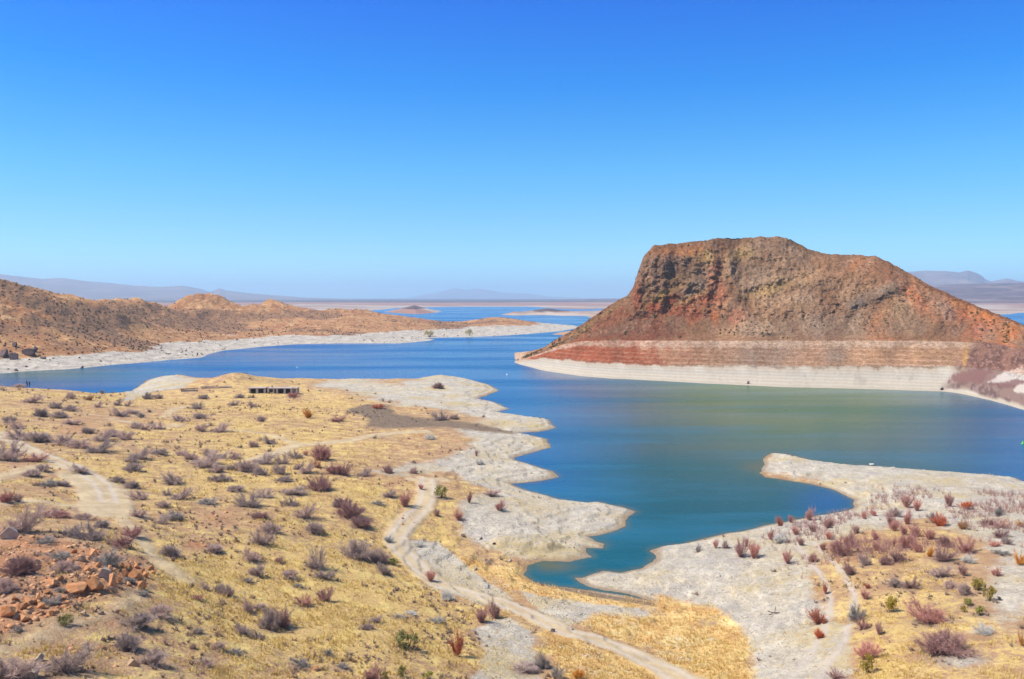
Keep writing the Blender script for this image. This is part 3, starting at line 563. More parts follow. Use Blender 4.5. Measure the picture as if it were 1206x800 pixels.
def smooth(a, k):
    ker = np.exp(-np.linspace(-2, 2, 2 * k + 1) ** 2); ker /= ker.sum(); p = np.pad(a, (k, k), mode='edge'); return np.convolve(p, ker, 'valid')
levPY = np.stack([np.interp(bx, cpx, LPY[:, l]) for l in range(7)], 1); levD = np.stack([smooth(np.interp(bx, cpx, LD[:, l]), 10) for l in range(7)], 1)
for l in range(6): levPY[:, l] = smooth(levPY[:, l], 8)
levPY[:, 6] = smooth(levPY[:, 6], 4) + 2.4 * fbm(bx, bx * 0, 13, 5, 79, 0.62) * sstep(640, 720, bx)
# heights on each level, then fill between
A0, B0, S0 = ray(bx[:, None] + 0 * levPY, levPY); levZ = CAMZ + S0 * levD; levZ[:, 0] = 0
ext = 14.0
levD = np.concatenate([levD[:, :1] - ext, levD, levD[:, 6:] + [[12, 40, 85, 150]]], 1)
levZ = np.concatenate([levZ[:, :1] - 2.4, levZ, levZ[:, 6:] - 1.2, levZ[:, 6:] * 0.80, levZ[:, 6:] * 0.42, levZ[:, 6:] * 0 - 3], 1)
nrow = [8, 26, 60, 50, 66, 66, 70, 14, 16, 14, 14]
ts = np.concatenate([np.linspace(l, l + 1, n, endpoint=False) for l, n in enumerate(nrow)] + [[len(nrow)]])
NBT = len(ts)
def cur(M):
    out = np.empty((M.shape[0], NBT)); li = np.minimum(ts.astype(int), M.shape[1] - 2); f = ts - li
    p0 = M[:, np.maximum(li - 1, 0)]; p1 = M[:, li]; p2 = M[:, li + 1]; p3 = M[:, np.minimum(li + 2, M.shape[1] - 1)]
    lin = p1 + (p2 - p1) * f
    cr = 0.5 * (2 * p1 + (p2 - p0) * f + (2 * p0 - 5 * p1 + 4 * p2 - p3) * f * f + (3 * p1 - p0 - 3 * p2 + p3) * f ** 3)
    return 0.6 * lin + 0.4 * cr
BD = cur(levD); BZ = cur(levZ)
ah = np.arctan2(*ray(bx, 400.0)[:2]); T_ = np.broadcast_to(ts, BD.shape); LX = np.broadcast_to((ah * 470)[:, None], BD.shape)   # metres along the face
up = sstep(3.0, 3.6, T_) * (1 - sstep(6.6, 7.3, T_)); wall = sstep(3.8, 4.6, T_) * (1 - sstep(6.2, 7.0, T_))
cliff = wall * (1 - sstep(-0.0, 0.5, (LX - 135) / 60))                        # the steep face at the lake end
SZ = BZ + 0 * LX
dis = (3.0 * (ridged(LX, SZ * 0.55, 34, 4, 81) - 0.35) + 2.2 * (ridged(LX + SZ * 0.35, SZ * 0.8, 13, 4, 82) - 0.35) + 0.9 * fbm(LX, SZ, 5, 3, 83)) * np.clip(up * 0.5 + wall * 0.75 + cliff * 0.2, 0, 1.3) + (1.3 * (ridged(LX + 0.4 * SZ, SZ, 4.5, 4, 97) - 0.3) + 0.5 * fbm(LX, SZ, 1.7, 3, 98)) * np.clip(up * 0.5 + wall * 0.5, 0, 1)
dis = dis + 3.6 * (ridged(LX + 6 * fbm(LX, SZ, 20, 2, 77), SZ * 0.22, 38, 3, 78) - 0.45) * np.clip(wall * 0.8 + up * 0.25, 0, 1)
_px, _py = np.broadcast_to(bx[:, None], BD.shape), to_photo(BD * np.sin(ah)[:, None], BD * np.cos(ah)[:, None], BZ)[1]
def feat(cx, cy, rx, ry, rot, amp):
    c, s = math.cos(math.radians(rot)), math.sin(math.radians(rot)); dx = _px - cx; dy = _py - cy; u = (dx * c + dy * s) / rx; v = (-dx * s + dy * c) / ry
    return amp * np.exp(-1.2 * (u * u + v * v)) * (T_ < 7)
for f_ in ((846, 335, 7, 40, 12, -3.2), (872, 312, 9, 30, -10, -3), (800, 342, 34, 4, -28, 1.1), (818, 352, 26, 4, -20, 1.0), (775, 357, 20, 4, -30, 0.6), (1012, 356, 16, 7, -15, 5), (1036, 346, 18, 6, -25, 4), (1058, 337, 9, 7, 0, 4), (900, 390, 40, 5, 4, 3), (925, 283, 12, 5, 5, 3), (965, 330, 40, 5, -12, 2.5), (905, 332, 40, 5, -16, 3), (985, 365, 10, 22, 25, -3), (1075, 365, 6, 24, -35, -2.5), (790, 325, 10, 22, 8, -0.8), (760, 330, 5, 26, 10, -2)): dis = dis + feat(*f_)
dis = dis + 0.5 * fbm(LX, SZ * 0.5, 9, 3, 84) * sstep(1.1, 1.6, T_) + 0.25 * fbm(LX, SZ, 2.5, 3, 85) * sstep(1.0, 2.0, T_) * (1 - sstep(7, 8, T_))
zb = SZ + 0.25 * fbm(LX, SZ, 12, 3, 86)
bandm = sstep(2.0, 2.15, T_) * (1 - sstep(2.9, 3.05, T_))
dis = dis + bandm * 0.35 * (np.abs((zb / 1.55) % 1 - 0.5) * 2) - bandm * 0.9 * ridged(LX, SZ * 0.15, 22, 3, 87) * 0.6
taper = sstep(606, 640, bx)[:, None]
BD2 = BD - dis * taper
BZ2 = BZ + (0.8 * fbm(LX, SZ, 6, 3, 88) * wall + 0.5 * fbm(LX, BD, 3.0, 3, 89) * up) * taper + 0.12 * fbm(LX, BD, 5, 3, 90) * sstep(1.0, 1.5, T_)
ca, cb = np.sin(ah)[:, None], np.cos(ah)[:, None]
BXW, BYW = BD2 * ca, BD2 * cb
# rock colours by place on the face
bpx, bpy_ = to_photo(BXW, BYW, BZ2)
def bl(cx, cy, rx, ry, rot=0.0):
    c, s = math.cos(math.radians(rot)), math.sin(math.radians(rot)); dx = bpx - cx; dy = bpy_ - cy
    u = (dx * c + dy * s) / rx; v = (-dx * s + dy * c) / ry
    return np.clip(np.exp(-1.1 * (u * u + v * v)) * (1 + 1.6 * cn1 + 0.8 * cn2) * 1.1, 0, 1)
cn1 = fbm(LX, SZ, 16, 4, 91); cn2 = fbm(LX, SZ, 5, 4, 92); cn3 = fbm(LX, SZ, 1.6, 3, 93)
rock = np.empty(BD.shape + (3,)); rock[:] = (0.225, 0.140, 0.085)
def paint(m, c):
    m = np.clip(m, 0, 1)[..., None]; rock[:] = rock * (1 - m) + np.array(c) * m
paint(sstep(-0.15, 0.4, cn1), (0.265, 0.170, 0.098)); paint(0.7 * sstep(0.0, 0.5, cn2), (0.20, 0.105, 0.06))
# the lake-end cliff: brown, grey and rust
paint(bl(795, 322, 55, 40), (0.185, 0.118, 0.082)); paint(bl(800, 318, 26, 12), (0.165, 0.135, 0.112)); paint(bl(818, 338, 12, 9, -50), (0.175, 0.150, 0.120))
paint(bl(790, 293, 60, 7), (0.255, 0.115, 0.052)); paint(bl(815, 297, 30, 4), (0.36, 0.17, 0.07)); paint(bl(832, 303, 14, 9), (0.30, 0.215, 0.085))
for a in [(785,345,24,4,-28),(775,352,16,3.5,-30),(815,352,26,4,-24),(760,362,14,3,-25),(800,327,14,3,-20)]: paint(0.8 * bl(*a), (0.265, 0.195, 0.075))
for a in [(842,325,6,26,14),(832,352,20,6,-14),(850,345,8,14,0),(770,362,14,7,0),(800,366,26,7,-10),(842,376,5,8,0),(815,372,18,8,-12),(750,352,6,16,0),(790,352,8,6,0),(868,372,10,10,0)]: paint(0.9 * bl(*a), (0.30, 0.080, 0.038))
paint(0.8 * bl(842, 377, 5, 9), (0.42, 0.17, 0.06))
# middle: tan, olive and grey mottling
paint(0.85 * bl(925, 325, 80, 40), (0.275, 0.205, 0.130)); paint(0.7 * bl(885, 320, 24, 20), (0.235, 0.195, 0.15)); paint(0.6 * bl(945, 352, 20, 8), (0.36, 0.29, 0.21))
paint(0.7 * bl(905, 288, 26, 9), (0.14, 0.105, 0.082)); paint(0.6 * bl(870, 300, 18, 9), (0.27, 0.215, 0.09)); paint(0.6 * bl(910, 340, 34, 6, -15), (0.30, 0.225, 0.085))
paint(0.8 * bl(1010, 312, 50, 12), (0.275, 0.135, 0.070)); paint(0.8 * bl(1000, 325, 40, 6), (0.33, 0.20, 0.11)); paint(0.8 * bl(1050, 322, 14, 14, 20), (0.235, 0.090, 0.045))
paint(0.85 * bl(1033, 347, 30, 7, -22), (0.155, 0.145, 0.125)); paint(0.9 * bl(1012, 358, 14, 7, -15), (0.10, 0.105, 0.10)); paint(0.8 * bl(1058, 338, 10, 8), (0.13, 0.115, 0.085))
# screes
paint(sstep(0.12, 0.6, bl(712, 385, 62, 26)) * 1.0, (0.190, 0.075, 0.042)); paint(sstep(0.2, 0.6, bl(760, 389, 50, 13)), (0.165, 0.074, 0.046)); paint(0.7 * bl(700, 390, 40, 8, -30), (0.215, 0.085, 0.045))
paint(0.8 * bl(690, 385, 60, 3.5, -35), (0.225, 0.165, 0.075))
paint(0.95 * bl(968, 384, 28, 16), (0.20, 0.165, 0.135)); paint(0.9 * bl(1010, 382, 16, 18, 40), (0.255, 0.215, 0.16)); paint(0.7 * bl(900, 388, 36, 10), (0.235, 0.195, 0.145))
paint(0.95 * bl(1045, 385, 26, 22, 30), (0.300, 0.150, 0.080)); paint(0.95 * bl(1082, 358, 9, 26, -38), (0.315, 0.110, 0.05)); paint(0.7 * bl(1065, 375, 20, 26, -40), (0.245, 0.195, 0.125)); paint(.6*bl(1085, 388, 26, 10), (0.27,0.17,0.10))
paint(bl(1135, 375, 34, 20, 28), (0.36, 0.135, 0.058)); paint(bl(1180, 392, 34, 18, 24), (0.35, 0.145, 0.062)); paint(bl(1150, 365, 60, 6, 24), (0.40, 0.165, 0.06)); paint(0.7 * bl(1115, 368, 10, 22, -35), (0.255, 0.20, 0.165)); paint(0.8 * bl(1150, 388, 20, 10), (0.30, 0.15, 0.11))
tal = sstep(0.3, 0.7, ridged(LX - 0.8 * (BZ2 - 40) * np.sign(LX - 170), BZ2 * 0.08, 16, 3, 94)) * up * (1 - wall * 0.6) * sstep(820, 860, bpx); paint(0.45 * tal, (0.33, 0.26, 0.19)); paint(0.5 * sstep(0.3, 0.7, ridged(LX + 40 - 0.7 * BZ2, BZ2 * 0.08, 19, 3, 104)) * up * (1 - wall * 0.5), (0.15, 0.115, 0.085))
paint(0.85 * sstep(6.35, 6.8, T_) * sstep(1075, 1100, bpx), (0.165, 0.085, 0.045))  # shaded far side of the falling crest, put into the rock colour
paint(0.55 * sstep(6.6, 6.95, T_) * (1 - sstep(1060, 1090, bpx)) * sstep(760, 790, bpx), (0.15, 0.095, 0.055))
paint(0.5 * sstep(0.1, 0.6, cn3 + 0.4 * cn2) * up, (0.12, 0.08, 0.05)); paint(0.45 * sstep(0.15, 0.6, -cn3 + 0.3 * cn1) * up, (0.36, 0.26, 0.17))
# below the old high-water line: strata bleached in level stripes
t3 = T_ + 0.03 * cn2
inb = sstep(1.82, 1.98, t3 + 0.05 * cn1) * (1 - sstep(2.985, 3.0, t3))
redb = 1 - sstep(735, 830, bpx + 55 * cn1 + 35 * cn2); grey = bl(900, 415, 34, 22, -30) + 0.8 * bl(985, 415, 12, 16, 35)
bc = redb[..., None] * np.array((0.275, 0.110, 0.060)) + (1 - redb[..., None]) * np.array((0.265, 0.180, 0.118))
bc = bc * (1 - 0.7 * np.clip(bl(1060, 415, 60, 10), 0, 1)[..., None]) + np.array((0.30, 0.20, 0.115)) * 0.7 * np.clip(bl(1060, 415, 60, 10), 0, 1)[..., None]
zz = BZ2 / 1.9 + 0.16 * cn2 + 0.10 * cn1
stripe = sstep(0.52, 0.78, np.abs((zz % 1) - 0.5) * 2) * (0.35 + 0.65 * sstep(-0.25, 0.25, fbm(LX, BZ2 * 3, 18, 3, 95)))
bc = bc * (1 - 0.5 * stripe[..., None]) + np.array((0.44, 0.33, 0.24)) * 0.5 * stripe[..., None]
run = sstep(0.25, 0.6, ridged(LX + BZ2 * 0.9, BZ2 * 0.12, 15, 2, 96)) * redb
bc = bc * (1 - 0.55 * run[..., None]) + np.array((0.235, 0.070, 0.036)) * 0.55 * run[..., None]
bc = bc * (1 - 0.75 * np.clip(grey, 0, 1)[..., None]) + np.array((0.185, 0.175, 0.155)) * 0.75 * np.clip(grey, 0, 1)[..., None]
topl = sstep(2.62, 2.80, t3 + 0.05 * cn2) * (1 - sstep(2.97, 3.0, t3)) * (0.55 + 0.45 * sstep(-0.3, 0.2, cn2 + cn3))
topl = topl * (1 - 0.6 * np.clip(bl(960, 410, 10, 10, 40), 0, 1)); bc = bc * (1 - 0.75 * topl[..., None]) + np.array((0.43, 0.365, 0.29)) * 0.75 * topl[..., None]
m = inb[..., None]; rock[:] = rock * (1 - m) + bc * m
beach = (1 - sstep(1.86, 2.02, t3 + 0.14 * cn2 + 0.06 * cn1 + 0.06 * cn3)) * np.ones(BD.shape)
beach = np.maximum(beach, (1 - sstep(2.5, 5.0, BZ2 + 1.2 * cn1)) * (1 - sstep(640, 665, bpx)))
bcol = np.array((0.40, 0.34, 0.26)) * (1 + 0.12 * cn2[..., None]); gm = np.exp(-((T_ - 1.62 + 0.05 * cn1) / 0.13) ** 2)[..., None]; bcol = bcol * (1 - 0.5 * gm) + np.array((0.33, 0.31, 0.275)) * 0.5 * gm
ring = sstep(0.35, 0.8, np.abs(((BZ2 + 0.25 * cn2) / 1.15) % 1 - 0.5) * 2)[..., None] * 0.5; bcol = bcol * (1 - ring) + np.array((0.50, 0.445, 0.36)) * ring
bcol = bcol * (1 - 0.22 * sstep(0.15, 0.6, cn2 + 0.4 * cn1)[..., None])
stn = (sstep(0.15, 0.5, ridged(LX + 0.5 * BZ2, BZ2 * 0.12, 11, 3, 99)) * sstep(1.35, 1.95, T_) * 0.4)[..., None]; bcol = bcol * (1 - stn) + np.array((0.30, 0.225, 0.16)) * stn
rock[:] = rock * (1 - beach[..., None]) + bcol * beach[..., None]
paint(0.5 * (1 - sstep(1.0, 1.06, T_ + 0.02 * cn3)), (0.36, 0.28, 0.19))
# the purple slide rock at the near end
pr = sstep(1118, 1140, bpx + 12 * cn1 + (bpy_ - 432) * 0.6) * sstep(1.05, 1.2, T_ + 0.25 * cn1) * (1 - sstep(3.0, 3.3, T_ + 0.4 * cn1))
paint(0.95 * pr, (0.20, 0.125, 0.10)); paint(0.8 * pr * sstep(-0.08, 0.1, cn2), (0.105, 0.066, 0.06)); paint(0.5 * pr * sstep(0.25, 0.4, cn3 + cn2), (0.32, 0.22, 0.19))
def facep(poly, soft=1.2):
    f = np.zeros(BD.shape); k = (bpx > 1080) & (bpx < 1260) & (T_ < 6); f[k] = sstep(-soft, soft, sdist(bpx[k], bpy_[k], poly) + 5.0 * cn2[k] + 3 * cn3[k]); return f
paint(0.9 * facep([(1118, 450), (1122, 441), (1135, 436), (1150, 433), (1172, 436), (1160, 449), (1150, 452)]), (0.175, 0.09, 0.078)); paint(0.9 * facep([(1163, 450), (1182, 437), (1222, 433), (1222, 447), (1195, 452)]), (0.46, 0.40, 0.345)); paint(0.9 * facep([(1165, 452), (1195, 450), (1222, 446), (1222, 453), (1190, 458)]), (0.17, 0.09, 0.08)); paint(0.9 * facep([(1190, 460), (1206, 453), (1230, 452), (1230, 472), (1205, 465)]), (0.48, 0.41, 0.34)); paint(0.8 * bl(1150, 446, 16, 4), (0.17, 0.085, 0.075))
sl = bl(1137, 418, 3, 16, 8); paint(0.6 * sl, (0.40, 0.28, 0.10))
rock[:] = np.where((T_ > 2.0)[..., None], rock * np.array((1.08, 0.88, 0.77)) * (1 + 0.28 * np.clip(cn1 * 1.6 + 0.6 * cn2, -1, 1))[..., None], rock)
rk = np.clip(rock, 0.01, 0.9).reshape(-1, 3)
bme = mesh_np('butte', np.stack([BXW.ravel(), BYW.ravel(), BZ2.ravel()], 1), grid_faces(NBX, NBT)[:, ::-1], {'rock': rk, 'rk2': st(up, inb, beach)})
b = NT('butte_rock'); c0 = b.attr('rock'); q = b.sep(b.attr('rk2'))
v1 = b.noise(0.55, 5, 0.68); v2 = b.noise(1.8, 4, 0.65); v3 = b.noise(0.16, 4, 0.6)
fac = b.math('MULTIPLY', b.step(v1, 0.3, 0.7, 0.72, 1.32), b.step(v2, 0.3, 0.7, 0.78, 1.22))
fm = b.n('ShaderNodeMix', data_type='FLOAT'); b.put(fm.inputs[0], q[2]); b.put(fm.inputs[2], fac); b.put(fm.inputs[3], b.step(v2, 0.3, 0.7, 0.9, 1.1))
vm = b.n('ShaderNodeVectorMath', operation='SCALE'); b.put(vm.inputs[0], c0); b.put(vm.inputs['Scale'], fm.outputs[0])
cc = b.mix(b.math('MULTIPLY', b.math('MULTIPLY', b.step(v3, 0.55, 0.70), q[0]), 0.22), vm.outputs[0], (0.21, 0.165, 0.07))
hb = b.math('ADD', b.math('MULTIPLY', v1, 0.7), b.math('MULTIPLY', v2, 0.3))
nb_ = b.n('ShaderNodeBump'); b.put(nb_.inputs['Height'], hb); nb_.inputs['Distance'].default_value = 2.2; b.put(nb_.inputs['Strength'], b.step(q[2], 0.0, 1.0, 0.75, 0.15))
M_butte = b.bsdf(cc, 0.95, nb_.outputs[0], 0.1)
butte = tag(link('butte', bme, M_butte), 'flat topped reddish brown rocky butte with bleached high-water bands above the lake', 'butte', kind='structure')

# ------------------------------------------------------------------ far mountains
def ridge(name, prof, D, depth, mat, label, seed, foot=0.0, power=1.0, rough=0.12, shift=0.0):
    P = np.array(prof, float); xs = np.arange(P[0, 0], P[-1, 0], 1.0); ys = np.interp(xs, P[:, 0], P[:, 1]) + 0.5 * fbm(xs, xs * 0, 9, 4, seed)
    a = np.arctan2(*ray(xs, ys)[:2]); s = ray(xs, ys)[2]; top = CAMZ + s * D
    t = np.concatenate([np.linspace(0, 1, 60), np.linspace(1.02, 2, 24)]); n, k = len(xs), len(t)
    TT = np.broadcast_to(t, (n, k)); AA = np.broadcast_to(a[:, None], (n, k))
    DD = D + (TT - 1) * depth; u = np.clip(TT, 0, 1) ** power; v = np.clip(2 - TT, 0, 1)
    H = (top - foot)[:, None] * np.where(TT <= 1, u, v ** 0.8)
    lx = AA * D
    H = H * (1 + rough * 2.2 * (ridged(lx, DD * 0.6, depth * 0.45, 4, seed + 3) - 0.4) * np.sin(np.clip(TT, 0, 1) * math.pi)) + foot
    H[:, 0] = -2; H[:, -1] = -2
    me = mesh_np(name, np.stack([(DD * np.sin(AA)).ravel(), (DD * np.cos(AA)).ravel(), H.ravel()], 1), grid_faces(n, k)[:, ::-1])
    return tag(link(name, me, mat), label, 'mountains', kind='structure')
def mmat(name, c1, c2, c3, sc):
    m = NT(name); a = m.noise(sc, 5, 0.6); z = m.noise(sc * 0.4, 4, 0.6, m.scalev(m.pos(), (1, 1, 7)))
    return m.bsdf(m.mix(m.math('MULTIPLY', m.step(z, .5, .66), .7), m.mix(m.step(a, 0.35, 0.65), c1, c2), c3), 0.95, None, 0.05)
MM1 = mmat('mountain_rock', (0.16, 0.10, 0.085), (0.24, 0.16, 0.125), (0.12, 0.08, 0.07), 0.002)
MM2 = mmat('mesa_rock', (0.09, 0.048, 0.045), (0.15, 0.085, 0.07), (0.26, 0.18, 0.145), 0.006)
ridge('mountains', [(-160,330),(-80,326),(0,323),(20,325.5),(50,328.5),(75,327.5),(100,331),(130,333.5),(160,336.5),(190,338),(215,336.5),(235,340),(247,344),(258,339.5),(266,342),(290,345),(330,348.2),(360,350.6),(430,352.5)], 14500, 4200, MM1, 'pale blue mountain range far off beyond the low brown hills', 101)
ridge('mountains', [(440,352.5),(480,351),(500,347),(520,344),(530,340.5),(537,339),(548,341.8),(560,339.8),(575,341.5),(590,344.5),(620,345.5),(650,349.5),(700,351.5)], 26000, 3800, MM1, 'faint hazy mountain with two low peaks straight over the open lake', 111)
ridge('mountains', [(1000,326),(1060,321),(1090,318.8),(1115,319.5),(1130,321),(1140,318.5),(1150,321.5),(1156,325),(1160,329),(1168,331.5),(1176,330),(1186,328),(1196,330.5),(1206,332),(1300,333),(1400,338)], 12500, 2600, MM1, 'lavender mesa with a blunt cliff end beyond the butte', 121, power=0.65)
ridge('mountains', [(1020,338),(1095,336.5),(1130,334.5),(1206,333),(1300,333.5),(1420,338)], 7600, 2200, MM2, 'long dark purple bench below the lavender mesa', 131, foot=6, power=0.8, rough=0.25)
ridge('mountains', [(600,355),(640,353.5),(700,352.2),(760,351),(900,350),(1040,346)], 9500, 2200, MM2, 'low purple rise on the horizon running behind the butte', 141, foot=4, power=0.8)
# ------------------------------------------------------------------ plants: one set of prototypes per kind
def pmat(name, c1, c2, rough=0.85, sc=6.0):
    m = NT(name); oi = m.n('ShaderNodeObjectInfo'); nz = m.noise(sc, 2, 0.5)
    c = m.mix(m.step(nz, 0.3, 0.7), c1, c2)
    v = m.n('ShaderNodeHueSaturation'); m.put(v.inputs['Color'], c); m.put(v.inputs['Value'], m.math('MULTIPLY_ADD', oi.outputs['Random'], 0.5, 0.75)); m.put(v.inputs['Saturation'], m.math('MULTIPLY_ADD', oi.outputs['Random'], 0.3, 0.85))
    return m.bsdf(v.outputs[0], rough, None, 0.1)
def tri_sticks(p0, p1, w0, w1):
    """three sided tapering sticks between two sets of points"""
    d = p1 - p0; d /= np.linalg.norm(d, axis=1, keepdims=True) + 1e-9
    ref = np.where(np.abs(d[:, 2:3]) > 0.9, [[1, 0, 0]], [[0, 0, 1]]); a = np.cross(d, ref); a /= np.linalg.norm(a, axis=1, keepdims=True) + 1e-9; b = np.cross(d, a)
    V = []; n = len(p0)
    for c, w in ((p0, w0), (p1, w1)):
        for k in range(3):
            an = k * 2.0944; V.append(c + w * (math.cos(an) * a + math.sin(an) * b))
    V = np.stack(V, 1).reshape(-1, 3); o = (np.arange(n) * 6)[:, None]; F = []
    for k in range(3):
        l = (k + 1) % 3; F.append(np.stack([o[:, 0] + k, o[:, 0] + l, o[:, 0] + 3 + l, o[:, 0] + 3 + k], 1))
    return V, np.concatenate(F)
def shrub_parts(seed, nst, spread, curve, ntw, tw_len, stick=0.02, tw=0.014, fill=0.4, fan=0.8, jit=0.55):
    """unit shrub (1 m high, about 1 m across): woody stems from the base, finer twigs along them"""
    r = np.random.default_rng(seed); S0 = []; S1 = []; W0 = []; W1 = []; T0 = []; T1 = []
    lob = r.uniform(0, 2 * math.pi, 3); lop = r.uniform(0.55, 1.0, 3)
    for i in range(nst):
        a = r.uniform(0, 2 * math.pi); rs_ = 0.7 + 0.3 * sum(math.cos(a - q_) * p_ for q_, p_ in zip(lob, lop)) / 1.6; tl = math.radians(spread) * r.uniform(0.1, 1.0) ** fan; L = r.uniform(0.55, 1.0) * (1 - 0.12 * tl) * max(0.55, rs_)
        base = np.array([math.cos(a), math.sin(a), 0]) * r.uniform(0, 0.10) + [0, 0, -0.03]
        p = base; dirv = np.array([math.cos(a) * math.sin(tl), math.sin(a) * math.sin(tl), math.cos(tl)]); nseg = 4
        for k in range(nseg):
            dirv = dirv + r.normal(0, 0.10, 3) + [0, 0, curve]; dirv /= np.linalg.norm(dirv); q = p + dirv * L / nseg
            f = 1 - k / nseg; S0.append(p); S1.append(q); W0.append(stick * (0.35 + 0.65 * f)); W1.append(stick * (0.35 + 0.65 * (f - 1 / nseg)))
            for j in range(ntw if k > 0 else max(1, int(ntw * fill))):
                u = r.uniform(0, 1); s = p + (q - p) * u; dv = dirv + r.normal(0, jit, 3); dv[2] += 0.12; dv /= np.linalg.norm(dv)
                T0.append(s); T1.append(s + dv * tw_len * r.uniform(0.5, 1.2))
            p = q
    S0, S1, T0, T1 = map(np.array, (S0, S1, T0, T1)); W0 = np.array(W0)[:, None]; W1 = np.array(W1)[:, None]
    sv, sf = tri_sticks(S0, S1, W0, W1); tv, tf = tri_sticks(T0, T1, tw, tw * 0.35)
    return (sv, sf), (tv, tf)
def leaf_parts(seed, n, flat=1.0):
    """unit leafy shrub: short stems and many leaf-sized faces through an uneven crown"""
    r = np.random.default_rng(seed); (sv, sf), _ = shrub_parts(seed, 12, 50, 0.05, 1, 0.1, 0.022)
    cl = []; 
    for k in range(16):
        a = r.uniform(0, 6.28); rad = 0.42 * math.sqrt(r.uniform(0, 1)); cl.append((rad * math.cos(a), rad * math.sin(a), r.uniform(0.25, 0.82) * (1 - 0.35 * rad), r.uniform(0.10, 0.22)))
    cl = np.array(cl); pick = r.integers(0, len(cl), n); c = cl[pick]; d = r.normal(0, 1, (n, 3)); d /= np.linalg.norm(d, axis=1, keepdims=True)
    p = c[:, :3] + d * c[:, 3:4] * r.uniform(0.5, 1.1, (n, 1)); p[:, 2] = np.maximum(p[:, 2], 0.05)
    u = r.normal(0, 1, (n, 3)); u[:, 2] += 0.8; u /= np.linalg.norm(u, axis=1, keepdims=True); w = np.cross(u, d); w /= np.linalg.norm(w, axis=1, keepdims=True) + 1e-9
    s = r.uniform(0.03, 0.06, (n, 1)); V = np.stack([p - w * s * 0.5, p + w * s * 0.5, p + u * s * 1.9], 1).reshape(-1, 3); F = np.arange(3 * n).reshape(-1, 3)
    return (sv, sf), (V, F)
KIND = {  # look words, materials (stem, twig), builder
 'm': ('grey-mauve', (0.178, 0.124, 0.121), (0.271, 0.194, 0.194), (0.333, 0.232, 0.232), (0.465, 0.349, 0.333)),
 'p': ('pinkish red', (0.295, 0.132, 0.116), (0.419, 0.194, 0.163), (0.512, 0.232, 0.202), (0.620, 0.349, 0.295)),
 'd': ('dark plum', (0.155, 0.085, 0.085), (0.232, 0.132, 0.132), (0.287, 0.147, 0.147), (0.388, 0.217, 0.209)),
 'r': ('rust red', (0.279, 0.085, 0.054), (0.388, 0.116, 0.070), (0.496, 0.132, 0.078), (0.620, 0.202, 0.109)),
 'o': ('orange brown', (0.372, 0.147, 0.062), (0.496, 0.217, 0.078), (0.620, 0.240, 0.085), (0.620, 0.357, 0.139)),
 'g': ('olive green', (0.155, 0.116, 0.070), (0.217, 0.171, 0.093), (0.132, 0.132, 0.031), (0.326, 0.295, 0.078)),
 'y': ('yellow green', (0.16, 0.11, 0.05), (0.2, 0.14, 0.06), (0.215, 0.155, 0.035), (0.30, 0.225, 0.06)),
 'b': ('slate grey', (0.163, 0.143, 0.155), (0.217, 0.186, 0.194), (0.225, 0.194, 0.202), (0.333, 0.287, 0.279)),
 'w': ('pale ash grey', (0.341, 0.295, 0.279), (0.434, 0.372, 0.341), (0.465, 0.395, 0.364), (0.589, 0.512, 0.449))}
for _k in KIND: KIND[_k] = (KIND[_k][0],) + tuple(tuple(min(0.66, v * (1.32 if _k in 'mdbw' else 1.08) * f_) for v, f_ in zip(c, (1.0, 1.02, 0.90) if _k in 'mdb' else (1.0, 1.04, 1.0))) for c in KIND[_k][1:])
PROTO = {}
for ki, (k, (nm, s1, s2, t1, t2)) in enumerate(KIND.items()):
    ms = pmat('stem_' + nm.replace(' ', '_').replace('-', '_'), s1, s2); mt = pmat('twig_' + nm.replace(' ', '_').replace('-', '_'), t1, t2, sc=3.0)
    PROTO[k] = []
    for v in range(4):
        sd = 900 + ki * 10 + v
        if k in 'gy': S, T = leaf_parts(sd, 900)
        elif k in 'pro': S, T = shrub_parts(sd, 26 + 6 * v, 38 + 7 * v, 0.05, 17, 0.18, 0.0095, 0.0046, jit=0.6)
        elif k == 'b': S, T = shrub_parts(sd, 26, 74, 0.03, 24, 0.22, 0.009, 0.0048, 1.0, jit=0.9)
        else: S, T = shrub_parts(sd, 26 + 6 * v, 70, 0.045, 26, 0.21, 0.008, 0.0042, 0.9, jit=0.85)
        a = mesh_np('stem', *S, smooth=False); a.materials.append(ms); c = mesh_np('twigs', *T, smooth=False); c.materials.append(mt)
        vv = np.vstack([S[0], T[0]]); kf = T[1].shape[1]
        PROTO[k].append((a, c))
print('SHRUBS', len(shr))
